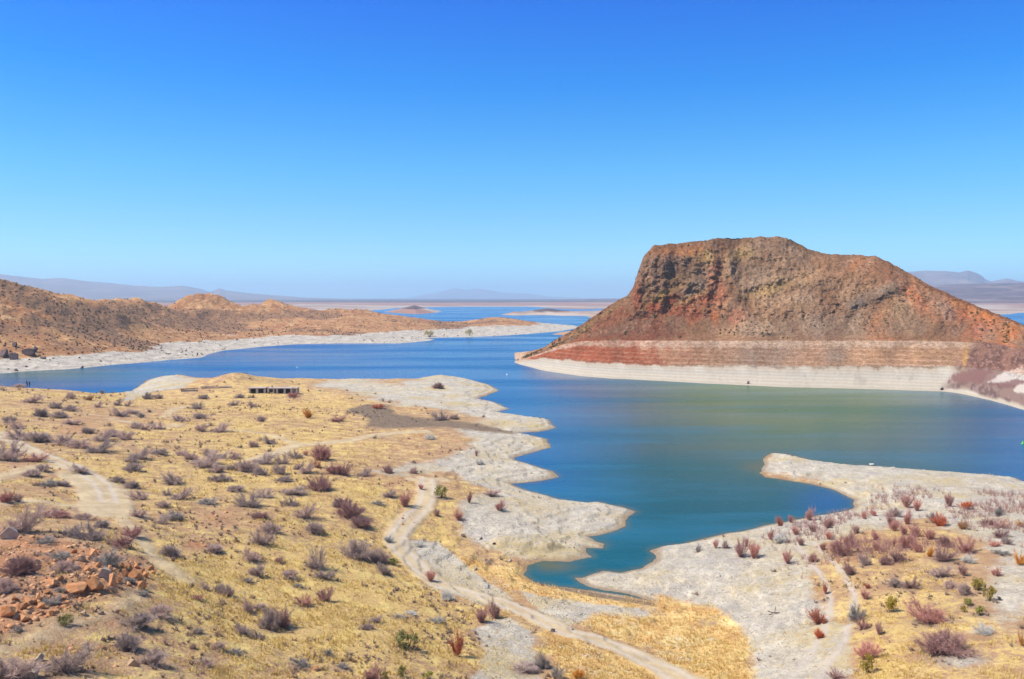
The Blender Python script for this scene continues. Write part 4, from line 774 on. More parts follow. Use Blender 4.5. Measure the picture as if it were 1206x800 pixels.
# landmarks a reader can find in the picture
LM = [('bend of the main dirt track', 470, 636), ('grey turnaround ending the main dirt track', 503, 564), ('orange boulder heap', 125, 680), ('low stone ruin', 321, 458), ('dark stained flat', 480, 492),
 ('open dirt clearing', 118, 590), ('muddy tail of the narrow inlet', 750, 704), ('tip of the bare sandy spit', 900, 540), ('rounded end of the blue cove', 1008, 598), ('top of the twin wheel ruts', 950, 645), ('bend of the twin wheel ruts', 992, 710),
 ('foot of the twin wheel ruts', 950, 790), ('near end of the main dirt track', 800, 800), ('fork of the pale upper track', 352, 523), ('fallen low walls', 250, 457), ('grassy knoll beside the ruin', 277, 445), ('small pale cove lobe', 190, 448), ('pale rounded lobe beyond the dark flat', 515, 447),
 ('long pale shore tongue', 735, 603), ('blue-grey rock ledge', 622, 633), ('dirt bank below the boulders', 80, 740), ('rusty soil patch on the straw slope', 232, 643), ('brown soil patch above the rusty one', 262, 608), ('grassy islet in the dirt clearing', 60, 570),
 ('dirt track entering past the clearing', 30, 526), ('golden reed bed', 800, 750), ('bare tan patch on the straw mound', 1150, 746), ('slate-blue ground patch', 1122, 780), ('dead branch on the pale flat', 912, 722), ('green channel buoy', 1204, 520), ('orange rock on the straw slope', 372, 788),
 ('gravel berm by the main track', 590, 750), ('footpath below the clearing', 190, 660), ('straw brow above the lake', 60, 458), ('white rock on the spit shore', 1027, 547), ('grey sandy bay beside the main track', 570, 600), ('yellow straw hollow', 330, 640), ('sandy strip below the straw mound', 1190, 700), ('inner side of the clearing loop', 92, 575), ('outer edge of the first dirt track', 60, 540), ('pale path behind the brow', 205, 485), ('middle of the pale upper track', 420, 518), ('slope straight above the rusty patch', 240, 590), ('slope foot beside the main track', 440, 690), ('straw slope under the upper track fork', 330, 555), ('rise between clearing and upper track', 190, 545), ('crest of the straw mound', 1080, 650), ('shore below the straw mound crest', 930, 622), ('straw below the rusty patch', 270, 700), ('brow scrub above the first track', 120, 515)]
ORD = ['nearest', 'second', 'third', 'fourth', 'fifth', 'sixth', 'seventh', 'eighth', 'ninth', 'tenth', 'eleventh', 'twelfth']
FORM = {'m': 'bare twiggy shrub', 'p': 'upright leafless shrub', 'd': 'bare dense shrub', 'r': 'upright leafless shrub', 'o': 'leafless bush', 'g': 'leafy bush', 'y': 'leafy bush', 'b': 'low scrubby shrub', 'w': 'sparse dry shrub'}
def pxd(s, l): return math.hypot(s[0] - l[1], (s[1] - l[2]) * 1.0)
rank = {}
def size_word(s):
    a = math.sqrt(s[2] * s[3]); return 'tiny' if a < 6.5 else 'small' if a < 9.5 else 'mid-sized' if a < 14 else 'large' if a < 21 else 'very large'
for k, z_ in sorted({(s[4], size_word(s)) for s in shr}):
    mem = [i for i, s in enumerate(shr) if s[4] == k and size_word(s) == z_]
    for l in LM:
        for r_, i in enumerate(sorted(mem, key=lambda i: pxd(shr[i], l))): rank.setdefault(i, []).append((r_, pxd(shr[i], l), l[0]))
def place_shrub(i, s):
    px, py, hp, wp, k = s; X, Y, Z, D = ground_hit(px, py - 0.5)
    if D > 1500: return
    nm, form = KIND[k][0], FORM[k]; r_, _, ln = min(rank[i]); gz = float(ground_z(np.array([X]), np.array([Y]))[0])
    label = '%s %s %s, %s such from the %s' % (size_word(s), nm, form, ORD[min(r_, 11)], ln)
    if r_ == 0: label = '%s %s %s nearest of its kind to the %s' % (size_word(s), nm, form, ln)
    if len(label.split()) > 16: label = label.replace(form, form.split()[-1])
    if len(label.split()) > 16: label = label.replace(' of its kind', '')
    if len(label.split()) > 16: print('LONG', label)
    st_, tw_ = PROTO[k][(i * 7 + i // 5) % 4]
    e = empty('green_bush' if k in 'gy' else 'desert_shrub', (X, Y, min(Z, gz) - 0.02), random.uniform(0, 6.28))
    hh = hp * D / FPX * (1.4 if k in 'mdb' else 1.35); ww = wp * D / FPX * (1.25 if k in 'mdbw' else 1.05); e.scale = (ww * random.uniform(0.9, 1.1), ww * random.uniform(0.9, 1.1), hh)
    tag(e, label, 'bush' if k in 'gy' else 'shrub', 'green bushes among the desert scrub' if k in 'gy' else 'desert shrubs scattered over the slopes and shores')
    for nm_, me in (('stem', st_), ('foliage' if k in 'gy' else 'twigs', tw_)):
        o = bpy.data.objects.new(nm_, me); COL.objects.link(o); o.parent = e
order = sorted(range(len(shr)), key=lambda i: -shr[i][2] * shr[i][3]); keep = set(order[:300])
for i, s in enumerate(shr):
    if i in keep: place_shrub(i, s)
SMALL = [shr[i] for i in order[300:]]

# ------------------------------------------------------------------ ground cover that nobody could count
def scatter_mesh(name, pos, mk, mat, label, cat, smooth=False):
    """pos rows: x y z size angle; mk(variant) -> unit (verts, tri/quad faces)"""
    var = [mk(i) for i in range(5)]; V = []; F = []; off = 0; which = RNG.integers(0, 5, len(pos))
    for v in range(5):
        P = pos[which == v]
        if not len(P): continue
        uv, uf = var[v]; c, s = np.cos(P[:, 4]), np.sin(P[:, 4]); n = len(P); k = len(uv)
        x = uv[None, :, 0] * c[:, None] - uv[None, :, 1] * s[:, None]; y = uv[None, :, 0] * s[:, None] + uv[None, :, 1] * c[:, None]
        w = np.stack([x, y, np.broadcast_to(uv[None, :, 2], x.shape)], 2) * P[:, None, 3:4] + P[:, None, :3]
        V.append(w.reshape(-1, 3)); F.append((uf[None] + (np.arange(n) * k)[:, None, None]).reshape(-1, uf.shape[1]) + off); off += n * k
    me = mesh_np(name, np.vstack(V), np.vstack(F), smooth=smooth)
    return tag(link(name, me, mat), label, cat, kind='stuff')
ZF = {'pale': pale, 'straw': straw, 'gold': gold, 'red': red, 'dark': dark, 'road': road, 'fscrub_shade': fscrub_shade, 'farl': farl, 'fpale': fpale, 'sd': INFO['near'], 'litter': litter}
def stake(n, lo, hi, dens, amin=-34.5, amax=34.5, uni=False):
    """n tries spread evenly over the ground between two distances, kept with the chance dens(zones)"""
    a = np.radians(RNG.uniform(amin, amax, n)); u = RNG.uniform(0, 1, n)
    r = np.sqrt(lo * lo + (hi * hi - lo * lo) * u) if uni else lo * (hi / lo) ** u
    x, y = r * np.sin(a), r * np.cos(a); z = ground_z(x, y); Zv = {k: zgrid(v, x, y) for k, v in ZF.items()}
    k = (RNG.uniform(0, 1, n) < dens(Zv, x, y)) & (z > 0.12); return x[k], y[k], z[k], r[k]
def tuft(i, nb=9, sp=0.55):
    r = np.random.default_rng(300 + i); V = []; F = []
    for b in range(nb):
        a = r.uniform(0, 6.28); q = r.uniform(0.0, 0.3); L = r.uniform(0.6, 1.1); l = r.uniform(0.1, sp); c, s = math.cos(a), math.sin(a); w = 0.055
        base = np.array([c * q, s * q, -0.05]); tip = base + np.array([c * l, s * l, 1.0]) * L; side = np.array([-s, c, 0]) * w
        V += [base - side, base + side, tip]; F.append([3 * b, 3 * b + 1, 3 * b + 2])
    return np.array(V), np.array(F)
def gmatl(name, c1, c2, c3):
    m = NT(name); a = m.noise(0.35, 3, 0.6); z = m.noise(2.2, 2, 0.6)
    return m.bsdf(m.mix(m.math('MULTIPLY', m.step(z, 0.5, 0.72), 0.7), m.mix(m.step(a, 0.36, 0.64), c1, c2), c3), 0.9, None, 0.05)
M_straw = gmatl('dry_straw', (0.66, 0.465, 0.16), (0.78, 0.59, 0.215), (0.56, 0.365, 0.15))
M_gold = gmatl('gold_reeds', (0.70, 0.46, 0.18), (0.78, 0.60, 0.27), (0.62, 0.33, 0.13))
x, y, z, r = stake(150000, 46, 330, lambda Z, x, y: np.clip(sstep(0.45, 1.35, Z['straw'] + 2.1 * fbm(x, y, 6, 4, 61) + 0.8 * fbm(x, y, 1.8, 2, 62)), 0, 1) * (1 - np.clip(1.3 * Z['road'], 0, 1)) * (1 - Z['pale'] * 0.9) * (1 - Z['dark']) * (1 - 0.7 * Z['red']))
scatter_mesh('dry_grass', np.stack([x, y, z - 0.03, RNG.uniform(0.14, 0.42, len(x)) * (1 + r / 500), RNG.uniform(0, 6.28, len(x))], 1), tuft, M_straw, 'short yellow straw grass tufts over the desert slope', 'grass')
print('STRAW', len(x))
x, y, z, r = stake(60000, 66, 180, lambda Z, x, y: 0.8 * sstep(0.25, 1.0, Z['gold'] + 0.9 * fbm(x, y, 4, 3, 63)) * (1 - np.clip(1.5 * Z['road'], 0, 1)), -12, 20)
scatter_mesh('reed_grass', np.stack([x, y, z - 0.03, RNG.uniform(0.2, 0.5, len(x)), RNG.uniform(0, 6.28, len(x))], 1), tuft, M_gold, 'golden and orange dry reeds round the end of the inlet', 'grass')
print('GOLD', len(x))
def stone(i):
    r = np.random.default_rng(500 + i); t = bmesh.new()
    for p in r.normal(0, 1, (11, 3)):
        p = p / np.linalg.norm(p) * r.uniform(0.8, 1.1); t.verts.new((p[0] * 0.6, p[1] * 0.5, p[2] * 0.38))
    bmesh.ops.convex_hull(t, input=t.verts[:]); bmesh.ops.triangulate(t, faces=t.faces[:]); t.verts.ensure_lookup_table(); t.verts.index_update()
    V = np.array([v.co[:] for v in t.verts if v.link_faces]); idx = {v.index: n for n, v in enumerate([v for v in t.verts if v.link_faces])}
    F = np.array([[idx[v.index] for v in f.verts] for f in t.faces]); t.free(); return V, F
M_stone = gmatl('grey_stone', (0.44, 0.38, 0.305), (0.54, 0.47, 0.375), (0.32, 0.27, 0.22))
M_orange = gmatl('orange_rock', (0.50, 0.235, 0.11), (0.56, 0.34, 0.19), (0.36, 0.155, 0.08))
x, y, z, r = stake(30000, 50, 330, lambda Z, x, y: np.maximum(sstep(0.4, 0.9, Z['pale'] + 0.9 * fbm(x, y, 9, 3, 64)) * 0.7, 0.8 * np.exp(-((Z['sd'] - 2) / 3.5) ** 2) * (1 - Z['gold'])) * (1 - np.clip(1.4 * Z['road'], 0, 1)))
sz = 0.10 + 0.22 * RNG.uniform(0, 1, len(x)) ** 4
scatter_mesh('gravel', np.stack([x, y, z, sz * (0.6 + r / 160), RNG.uniform(0, 6.28, len(x))], 1), stone, M_stone, 'loose grey stones strewn over the bleached shores', 'gravel')
# berm stones along the main track
P = ROADS['main']; pts_ = []
for i in range(len(P) - 1):
    d = P[i + 1] - P[i]; L = np.hypot(*d); nrm = np.array([-d[1], d[0]]) / (L + 1e-6); m_ = int(L * 9)
    if i < 5: continue
    u = RNG.uniform(0, 1, m_); sd = np.where(RNG.uniform(0, 1, m_) < 0.5, 1, -1) * (3.2 + RNG.gamma(2.0, 0.9, m_)); pts_.append(P[i] + u[:, None] * d + sd[:, None] * nrm)
pp = np.vstack(pts_); zz_ = ground_z(pp[:, 0], pp[:, 1]); kk = (zz_ > 0.2) & (RNG.uniform(0, 1, len(pp)) < 0.75)
scatter_mesh('rubble', np.stack([pp[kk, 0], pp[kk, 1], zz_[kk], RNG.uniform(0.12, 0.42, kk.sum()), RNG.uniform(0, 6.28, kk.sum())], 1), stone, M_stone, 'grey rubble berm along both edges of the main dirt track', 'rubble')
x, y, z, r = stake(26000, 45, 150, lambda Z, x, y: np.clip(sstep(0.25, 0.85, Z['red'] + 0.6 * fbm(x, y, 7, 3, 65)), 0, 1), -34, 8)
sz = 0.08 + 0.75 * RNG.uniform(0, 1, len(x)) ** 5
scatter_mesh('rubble', np.stack([x, y, z, sz, RNG.uniform(0, 6.28, len(x))], 1), stone, M_orange, 'orange rock rubble over the rusty outcrop and soil patches', 'rubble')
print('RUB', len(x))
def scrubu(i):
    (sv, sf), (tv, tf) = shrub_parts(700 + i, 7, 70, 0.04, 3, 0.3, 0.03, 0.03, 1.0)
    return tv, tf
M_scrub = gmatl('dry_scrub', (0.27, 0.19, 0.155), (0.36, 0.26, 0.20), (0.19, 0.135, 0.11))
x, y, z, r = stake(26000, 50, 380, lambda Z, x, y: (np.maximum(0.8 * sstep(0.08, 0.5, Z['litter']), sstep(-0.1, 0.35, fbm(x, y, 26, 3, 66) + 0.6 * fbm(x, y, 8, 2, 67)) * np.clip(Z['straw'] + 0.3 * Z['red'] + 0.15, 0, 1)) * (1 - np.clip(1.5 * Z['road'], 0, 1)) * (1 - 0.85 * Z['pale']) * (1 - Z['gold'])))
small = []
for s in SMALL:
    X, Y, Z, D = ground_hit(s[0], s[1] - 0.5); small.append((X, Y, Z, s[3] * D / FPX * 0.8, 0))
pos = np.stack([x, y, z, (0.16 + 0.5 * RNG.uniform(0, 1, len(x)) ** 2.2) * (0.7 + r / 260), RNG.uniform(0, 6.28, len(x))], 1)
if small: pos = np.vstack([pos, np.array(small)])
scatter_mesh('low_scrub', pos, scrubu, M_scrub, 'low dry brown scrub dotted between the larger shrubs', 'scrub')
print('SCRUB', len(pos))
# thin pinkish wisps between the shrubs of the pale mound, too small and many to tell apart
x, y, z, r = stake(22000, 60, 190, lambda Z, x, y: sstep(-0.05, 0.3, fbm(x, y, 14, 3, 68)) * np.clip(to_photo(x, y, 4 + 0 * x)[0] - 880, 0, 100) / 100 * np.clip((700 - to_photo(x, y, 4 + 0 * x)[1]) / 60, 0, 1) * (1 - Z['road']) * (Z['sd'] > 3), 14, 34)
pick = RNG.uniform(0, 1, len(x)) < 0.75; x, y, z = x[pick], y[pick], z[pick]
def wisp(i): return shrub_parts(760 + i, 7, 32, 0.06, 2, 0.25, 0.016, 0.02)[0]
M_wisp = gmatl('pink_wisp', (0.40, 0.22, 0.185), (0.52, 0.31, 0.26), (0.32, 0.19, 0.165))
scatter_mesh('pink_scrub', np.stack([x, y, z, RNG.uniform(0.6, 1.9, len(x)), RNG.uniform(0, 6.28, len(x))], 1), wisp, M_wisp, 'thin pinkish dry stems between the shrubs of the pale mound', 'scrub')
print('WISP', len(x))
def clump(i):
    r = np.random.default_rng(800 + i); n = 26; d = r.normal(0, 1, (n, 3)); d[:, 2] = np.abs(d[:, 2]); d /= np.linalg.norm(d, axis=1, keepdims=True); p = d * r.uniform(0.3, 0.55, (n, 1)); p[:, 2] *= 1.1
    u = r.normal(0, 0.24, (n, 3)); w = r.normal(0, 0.24, (n, 3)); return np.stack([p - u, p + u, p + w], 1).reshape(-1, 3), np.arange(3 * n).reshape(-1, 3)
M_far = gmatl('hill_scrub', (0.16, 0.11, 0.07), (0.24, 0.155, 0.095), (0.12, 0.10, 0.055))
x, y, z, r = stake(26000, 440, 1300, lambda Z, x, y: Z['farl'] * np.clip(0.28 + 0.8 * Z['fscrub_shade'], 0, 1) * (1 - 0.88 * Z['fpale']), -36, 6)
scatter_mesh('hill_scrub', np.stack([x, y, z, RNG.uniform(0.35, 1.2, len(x)), RNG.uniform(0, 6.28, len(x))], 1), clump, M_far, 'dark scrub dots over the brown hills of the far bank', 'scrub')
# scrub on the butte, following its surface
n_ = 1500; ii = RNG.integers(5, NBX - 130, n_ * 3); jj = RNG.integers(100, int(np.searchsorted(ts, 7.0)), n_ * 3)
pk = RNG.uniform(0, 1, n_ * 3) < np.clip(0.05 + 1.6 * cn1[ii, jj] + 1.4 * cn2[ii, jj], 0, 1); ii, jj = ii[pk], jj[pk]
M_bsc = gmatl('butte_scrub', (0.165, 0.125, 0.065), (0.24, 0.19, 0.08), (0.115, 0.10, 0.05))
scatter_mesh('butte_scrub', np.stack([BXW[ii, jj], BYW[ii, jj], BZ2[ii, jj] - 0.1, RNG.uniform(0.3, 0.95, len(ii)), RNG.uniform(0, 6.28, len(ii))], 1), clump, M_bsc, 'dark scrub clinging to the ledges and slopes of the butte', 'scrub')
# ------------------------------------------------------------------ single things
def box_bm(bm, x0, x1, y0, y1, z0, z1, jit=0.0, bev=0.0):
    r = bmesh.ops.create_cube(bm, size=1.0); vs = r['verts']
    for v in vs:
        v.co = Vector((x0 + (v.co.x + .5) * (x1 - x0) + random.uniform(-jit, jit), y0 + (v.co.y + .5) * (y1 - y0) + random.uniform(-jit, jit), z0 + (v.co.z + .5) * (z1 - z0) + random.uniform(-jit, jit)))
    if bev:
        es = list({e for v in vs for e in v.link_edges}); bmesh.ops.bevel(bm, geom=es, offset=bev, segments=1, affect='EDGES')
def bm_obj(name, fn, mat, parent=None, smooth=False):
    bm = bmesh.new(); fn(bm); me = bpy.data.meshes.new(name); bm.to_mesh(me); bm.free()
    if smooth: me.polygons.foreach_set('use_smooth', np.ones(len(me.polygons), bool))
    return link(name, me, mat, parent)
M_mas = gmatl('ruin_masonry', (0.46, 0.37, 0.29), (0.54, 0.44, 0.34), (0.36, 0.28, 0.22))
M_roof = gmatl('ruin_slab', (0.40, 0.31, 0.27), (0.46, 0.37, 0.31), (0.33, 0.25, 0.22))
M_dkw = gmatl('ruin_inner_wall', (0.20, 0.135, 0.12), (0.26, 0.18, 0.155), (0.15, 0.105, 0.09))
# the long ruin by the far shore of the point
X0, Y0, Z0, D0 = ground_hit(293, 457.3); X1, Y1, Z1, D1 = ground_hit(349, 457.0)
a0 = np.array(ray(293, 457)[:2]); a1 = np.array(ray(349.5, 457)[:2]); Dm = 335.0
p0, p1 = a0 * (Dm + 2), a1 * (Dm - 2); L = float(np.hypot(*(p1 - p0))); rz = math.atan2(p1[1] - p0[1], p1[0] - p0[0])
zb_ = float(min(ground_z(np.array([p0[0]]), np.array([p0[1]]))[0], ground_z(np.array([p1[0]]), np.array([p1[1]]))[0], ground_z(np.array([(p0[0]+p1[0])/2]), np.array([(p0[1]+p1[1])/2]))[0])) - 0.2
ruin = empty('stone_ruin', (float(p0[0]), float(p0[1]), zb_), rz)
tag(ruin, 'long low stone ruin with dark window openings on the lake point', 'ruin')
Hh = 2.75
bm_obj('back_wall', lambda bm: box_bm(bm, 0, L, 4.2, 4.6, 0, Hh - 0.32), M_dkw, ruin)
for xe in (0.0, L - 0.4): bm_obj('end_wall', lambda bm: box_bm(bm, xe, xe + 0.4, 0.4, 4.19, 0, Hh - 0.32, 0.03), M_mas, ruin)
xs_ = [0, 2.6, 5.5, 6.9, 9.0, 10.2, 13.0, 15.6, L - 0.35]; wd_ = [0.6, 0.95, 0.8, 0.7, 0.6, 0.7, 0.8, 0.7, 0.35]
for xx, ww in zip(xs_, wd_):
    if xx < L: bm_obj('pillar', lambda bm: box_bm(bm, xx, min(xx + ww, L), -0.02, 0.38, 0, Hh - 0.32, 0.04, 0.03), M_mas, ruin)
bm_obj('sill_wall', lambda bm: box_bm(bm, 0.55, L - 0.4, 0.06, 0.32, 0, 0.55, 0.05), M_mas, ruin)
bm_obj('roof', lambda bm: (box_bm(bm, -0.25, 6.3, -0.2, 4.8, Hh - 0.30, Hh, 0.05, 0.03), box_bm(bm, 6.9, 16.2, -0.15, 4.8, Hh - 0.34, Hh - 0.06, 0.06, 0.03), box_bm(bm, 16.3, L + 0.1, 0.2, 4.7, Hh - 0.5, Hh - 0.2, 0.05, 0.03)), M_roof, ruin)
bm_obj('chimney', lambda bm: box_bm(bm, 8.1, 8.6, 1.6, 2.1, Hh - 0.05, Hh + 0.85, 0.03, 0.03), M_mas, ruin)
bm_obj('shed_panel', lambda bm: box_bm(bm, L - 2.6, L - 0.5, 0.08, 0.16, 0.55, Hh - 0.55, 0.03), M_dkw, ruin)
def low_wall(ax, ay, bx_, by_, hgt, label, tilt=0.0):
    A = ground_hit(ax, ay); B = ground_hit(bx_, by_); L_ = math.hypot(B[0] - A[0], B[1] - A[1]); r_ = math.atan2(B[1] - A[1], B[0] - A[0])
    if L_ > 14: L_ = abs(bx_ - ax) / FPX * A[3]; r_ = 0.1
    zm = float(ground_z(np.array([A[0]]), np.array([A[1]]))[0]); e = empty('low_wall', (A[0], A[1], zm - 0.15), r_); tag(e, label, 'wall', 'fallen low walls near the ruin')
    bm_obj('wall', lambda bm: [box_bm(bm, k * L_ / 5, (k + 1) * L_ / 5 - 0.03, 0, 0.7, 0, hgt * (0.85 + 0.1 * (k % 2)), 0.06, 0.05) for k in range(5)], M_mas, e)
    c = bm_obj('coping', lambda bm: box_bm(bm, -0.2, L_ + 0.2, -0.15, 0.9, hgt + 0.02, hgt + 0.32, 0.06, 0.05), M_dkw if tilt else M_roof, e); c.rotation_euler = (0, -tilt, 0)
low_wall(213, 461.5, 233, 461, 0.95, 'fallen low wall with a dark slanting slab top, farthest from the ruin', 0.05)
low_wall(237, 458.2, 255, 457.5, 0.75, 'fallen low wall with dark slab, middle of the three', 0.06)
low_wall(256, 457.8, 272, 456.8, 0.7, 'fallen low wall with a pale slab top, closest of three to the ruin')

# boulders of the orange outcrop: px, py base, width, height, tone
def rock_mesh(seed, rough=0.12):
    r = np.random.default_rng(seed); t = bmesh.new()
    for p in r.normal(0, 1, (11, 3)):
        p = p / np.linalg.norm(p); t.verts.new((p[0] * 0.5 * r.uniform(0.85, 1.1), p[1] * 0.5 * r.uniform(0.8, 1.1), p[2] * 0.5))
    bmesh.ops.convex_hull(t, input=t.verts[:]); bmesh.ops.delete(t, geom=[v for v in t.verts if not v.link_faces], context='VERTS')
    bmesh.ops.bevel(t, geom=t.edges[:], offset=0.02, segments=1, affect='EDGES'); bmesh.ops.triangulate(t, faces=t.faces[:]); bmesh.ops.subdivide_edges(t, edges=t.edges[:], cuts=2, use_grid_fill=True)
    for v in t.verts:
        n = v.co.normalized(); x_, y_ = np.array([v.co.x * 3 + v.co.z * 2]), np.array([v.co.y * 3 - v.co.z]); v.co += n * float(fbm(x_, y_, 1.0, 3, seed)[0]) * rough * 0.5
    me = bpy.data.meshes.new('boulder'); t.to_mesh(me); t.free(); return me
def rmat(name, c1, c2, c3):
    m = NT(name); p = m.objpos(); oi = m.n('ShaderNodeObjectInfo'); a = m.noise(2.2, 5, 0.65, p); z = m.noise(9, 4, 0.65, p); c = m.mix(m.step(a, 0.35, 0.65), c1, c2); c = m.mix(m.math('MULTIPLY', m.step(z, 0.5, 0.7), 0.7), c, c3)
    v = m.n('ShaderNodeHueSaturation'); m.put(v.inputs['Color'], c); m.put(v.inputs['Value'], m.math('MULTIPLY_ADD', oi.outputs['Random'], 0.4, 0.8))
    return m.bsdf(v.outputs[0], 0.92, m.bump(z, 0.6, 0.05), 0.1)
RM = {'o': rmat('boulder_orange', (0.46, 0.20, 0.085), (0.58, 0.31, 0.15), (0.33, 0.135, 0.07)), 't': rmat('boulder_tan', (0.36, 0.24, 0.15), (0.46, 0.32, 0.21), (0.26, 0.16, 0.10)), 'g': rmat('boulder_grey', (0.36, 0.27, 0.20), (0.47, 0.37, 0.28), (0.24, 0.175, 0.135)),
 'k': rmat('boulder_dark', (0.10, 0.07, 0.065), (0.16, 0.11, 0.10), (0.07, 0.05, 0.05)), 'v': rmat('boulder_blue_grey', (0.40, 0.385, 0.37), (0.49, 0.475, 0.45), (0.30, 0.29, 0.28)), 'w': rmat('boulder_white', (0.52, 0.47, 0.40), (0.60, 0.55, 0.47), (0.42, 0.37, 0.31))}
RW = {'o': 'orange', 't': 'tan', 'g': 'dull grey-brown', 'k': 'dark brown', 'v': 'blue-grey', 'w': 'white'}
RPM = {k: [rock_mesh(40 + 7 * i + ord(k)) for i in range(4)] for k in RM}
for k in RPM:
    for m_ in RPM[k]: m_.materials.append(RM[k])
BO = """88,699,21,13,o 109,695,17,17,o 130,690,9,15,o 121,681,14,11,g 139,687,7,9,o 158,681,12,11,o 149,673,9,8,o 166,693,10,10,o 171,680,7,8,o 161,669,8,7,o 146,678,7,8,o 176,672,8,6,o 7,727,15,16,o 34,710,13,8,o 43,708,7,9,o 25,718,12,8,o 48,717,8,8,o 28,731,13,9,o 60,726,6,7,o
99,765,10,9,t 44,779,10,8,g 36,800,14,11,g 155,785,13,10,t 8,636,17,13,g 82,667,9,11,o 94,661,8,8,t 108,655,10,8,o 86,652,7,6,o 97,725,7,6,t 118,724,6,5,t 120,755,6,5,t 126,753,5,5,t 132,753,6,5,t 103,672,8,7,o 60,690,9,7,o 70,684,7,6,o 55,700,8,6,o 20,690,9,7,o 40,665,9,7,t 15,665,8,7,g 180,676,6,5,o 152,690,7,6,o 142,668,6,6,o 115,668,7,6,o 74,706,8,6,o 17,706,8,7,o 128,672,7,6,o 167,675,6,6,o
372,790,7,6,o 14,536,11,7,g 1027,548.3,4.5,2.6,w 650,745,9,4,g 672,742,7,4,g 573,693,6,4,v 560,672,5,4,v 545,632,5,3,k 600,662,6,3,g 582,642,4,3,k 566,636,4,3,k
4,421,9,10,k 15,424,9,9,k 32,419,13,8,k 40,415,6,6,k 17,409,6,6,k 50,423,6,3,k 18.5,437.5,3.5,2.5,k 96,434,3.6,2.6,k 31.3,438.5,1.6,6.5,k 34.2,438.3,1.3,5.5,k 1110,447.5,3,2.5,k 881,449.5,4,2.0,k 912,343.5,0,0,k"""
bl_ = []
for tok in BO.split():
    a = tok.split(',')
    if float(a[2]) > 0: bl_.append([float(v) for v in a[:4]] + [a[4]])
SPEC = {372: 'small bright orange rock alone on the lower straw slope', 14: 'grey boulder against a big shrub beside the left-bending dirt track', 1027: 'lone white rock at the waterline of the bare spit', 31.3: 'taller of two dark rock stubs at the far bank waterline', 34.2: 'shorter of two dark rock stubs at the far bank waterline',
 18.5: 'small dark rock on the far bank waterline beside the rock stubs', 96: 'small lone dark rock at the far bank waterline', 1110: 'tiny dark rock on the beach under the butte by the purple slide', 881: 'tiny dark rock on the beach midway along the butte', 8: 'greyish boulder below the big grey-mauve shrub on the outcrop', 7: 'biggest squarish orange boulder at the low end of the outcrop',
 109: 'tall cracked orange boulder casting a dark shadow in the heap', 88: 'long flat orange boulder beside the tall cracked one', 32: 'widest dark crag above the far bank gravel', 121: 'greyish boulder lodged on top of the orange heap', 155: 'pinkish tan rock beside a mauve shrub near the dirt bank', 36: 'big greyish rock between the two largest mauve shrubs'}
BLM = [('big grey-mauve shrub on the outcrop', 25, 615), ('tall cracked boulder', 109, 688), ('footpath below the clearing', 190, 660), ('squarish boulder', 7, 720), ('dirt bank', 80, 745), ('two largest mauve shrubs', 45, 785), ('main track bend', 470, 640), ('blue-grey ledge', 622, 633), ('rock stubs at the far bank', 32, 435), ('gravel berm', 660, 740), ('long flat boulder', 88, 694), ('far bank crags', 10, 415), ('brow of the outcrop', 110, 648), ('olive bush under the heap', 78, 733)]
brank = {}
for k in RM:
    mem = [i for i, s in enumerate(bl_) if s[4] == k and s[0] not in SPEC]
    for l in BLM:
        for r_, i in enumerate(sorted(mem, key=lambda i: math.hypot(bl_[i][0] - l[1], bl_[i][1] - l[2]))): brank.setdefault(i, []).append((r_, math.hypot(bl_[i][0] - l[1], bl_[i][1] - l[2]), l[0]))
for i, (px, py, wp, hp, k) in enumerate(bl_):
    X, Y, Z, D = ground_hit(px, py - 0.4)
    if px in (881, 1110): a, b_, s_ = ray(px, py); X, Y, Z, D = float(a * 405), float(b_ * 405), 1.0, 405
    if px in (31.3, 34.2): a, b_, s_ = ray(px, py); D = 449.0; X, Y, Z = float(a * D), float(b_ * D), -0.3
    W = wp * D / FPX; Hs = hp * D / FPX
    o = bpy.data.objects.new('boulder', RPM[k][i % 4]); COL.objects.link(o); o.location = (X, Y + 0.2 * W, Z + (0.16 if k in 'ot' else 0.30) * Hs); o.scale = (W * 1.32, W * random.uniform(0.95, 1.25), Hs * 1.45) if wp < 50 else (W * 1.02, W * 0.45, Hs * 1.1); o.rotation_euler = (random.uniform(-.2, .2) if wp < 50 else 0, random.uniform(-.2, .2) if wp < 50 else 0, random.uniform(-0.5, 0.5) if wp < 50 else 0.05)
    if px in SPEC: lab = SPEC[px].replace('left-bending ', '')
    else:
        r_, _, ln = min(brank[i]); lab = '%s %s boulder, %s' % ('small' if wp < 8 else 'mid-sized' if wp < 13 else 'large', RW[k], 'nearest of its colour to the ' + ln if r_ == 0 else '%s of its colour from the %s' % (ORD[r_], ln))
    tag(o, lab, 'boulder', 'boulders and rocks on the slopes and shores')

# dead branch lying on the pale flat
X, Y, Z, D = ground_hit(912, 723); db = empty('dead_branch', (X, Y, Z), 0.0); tag(db, 'dark forked dead branch lying on the pale gravel flat', 'branch'); M_dead = gmatl('dead_wood', (0.09, 0.065, 0.055), (0.13, 0.095, 0.08), (0.06, 0.045, 0.04))
def limb(P_, w):
    P_ = np.array(P_, float); V, F = tri_sticks(P_[:-1], P_[1:], np.array([[w]] * (len(P_) - 1)), np.array([[w * 0.7]] * (len(P_) - 1))); return mesh_np('limb', V, F, smooth=False)
link('trunk', limb([(-0.75, 0.1, 0.28), (-0.3, 0, 0.14), (0.15, 0, 0.10), (0.6, -0.1, 0.16)], 0.07), M_dead, db); link('limb', limb([(0.05, 0, 0.1), (0.12, 0.1, 0.5), (0.2, 0.1, 0.9)], 0.045), M_dead, db); link('limb', limb([(-0.75, -0.5, 0.1), (-0.5, -0.45, 0.1), (-0.3, -0.4, 0.14)], 0.08), M_dead, db)

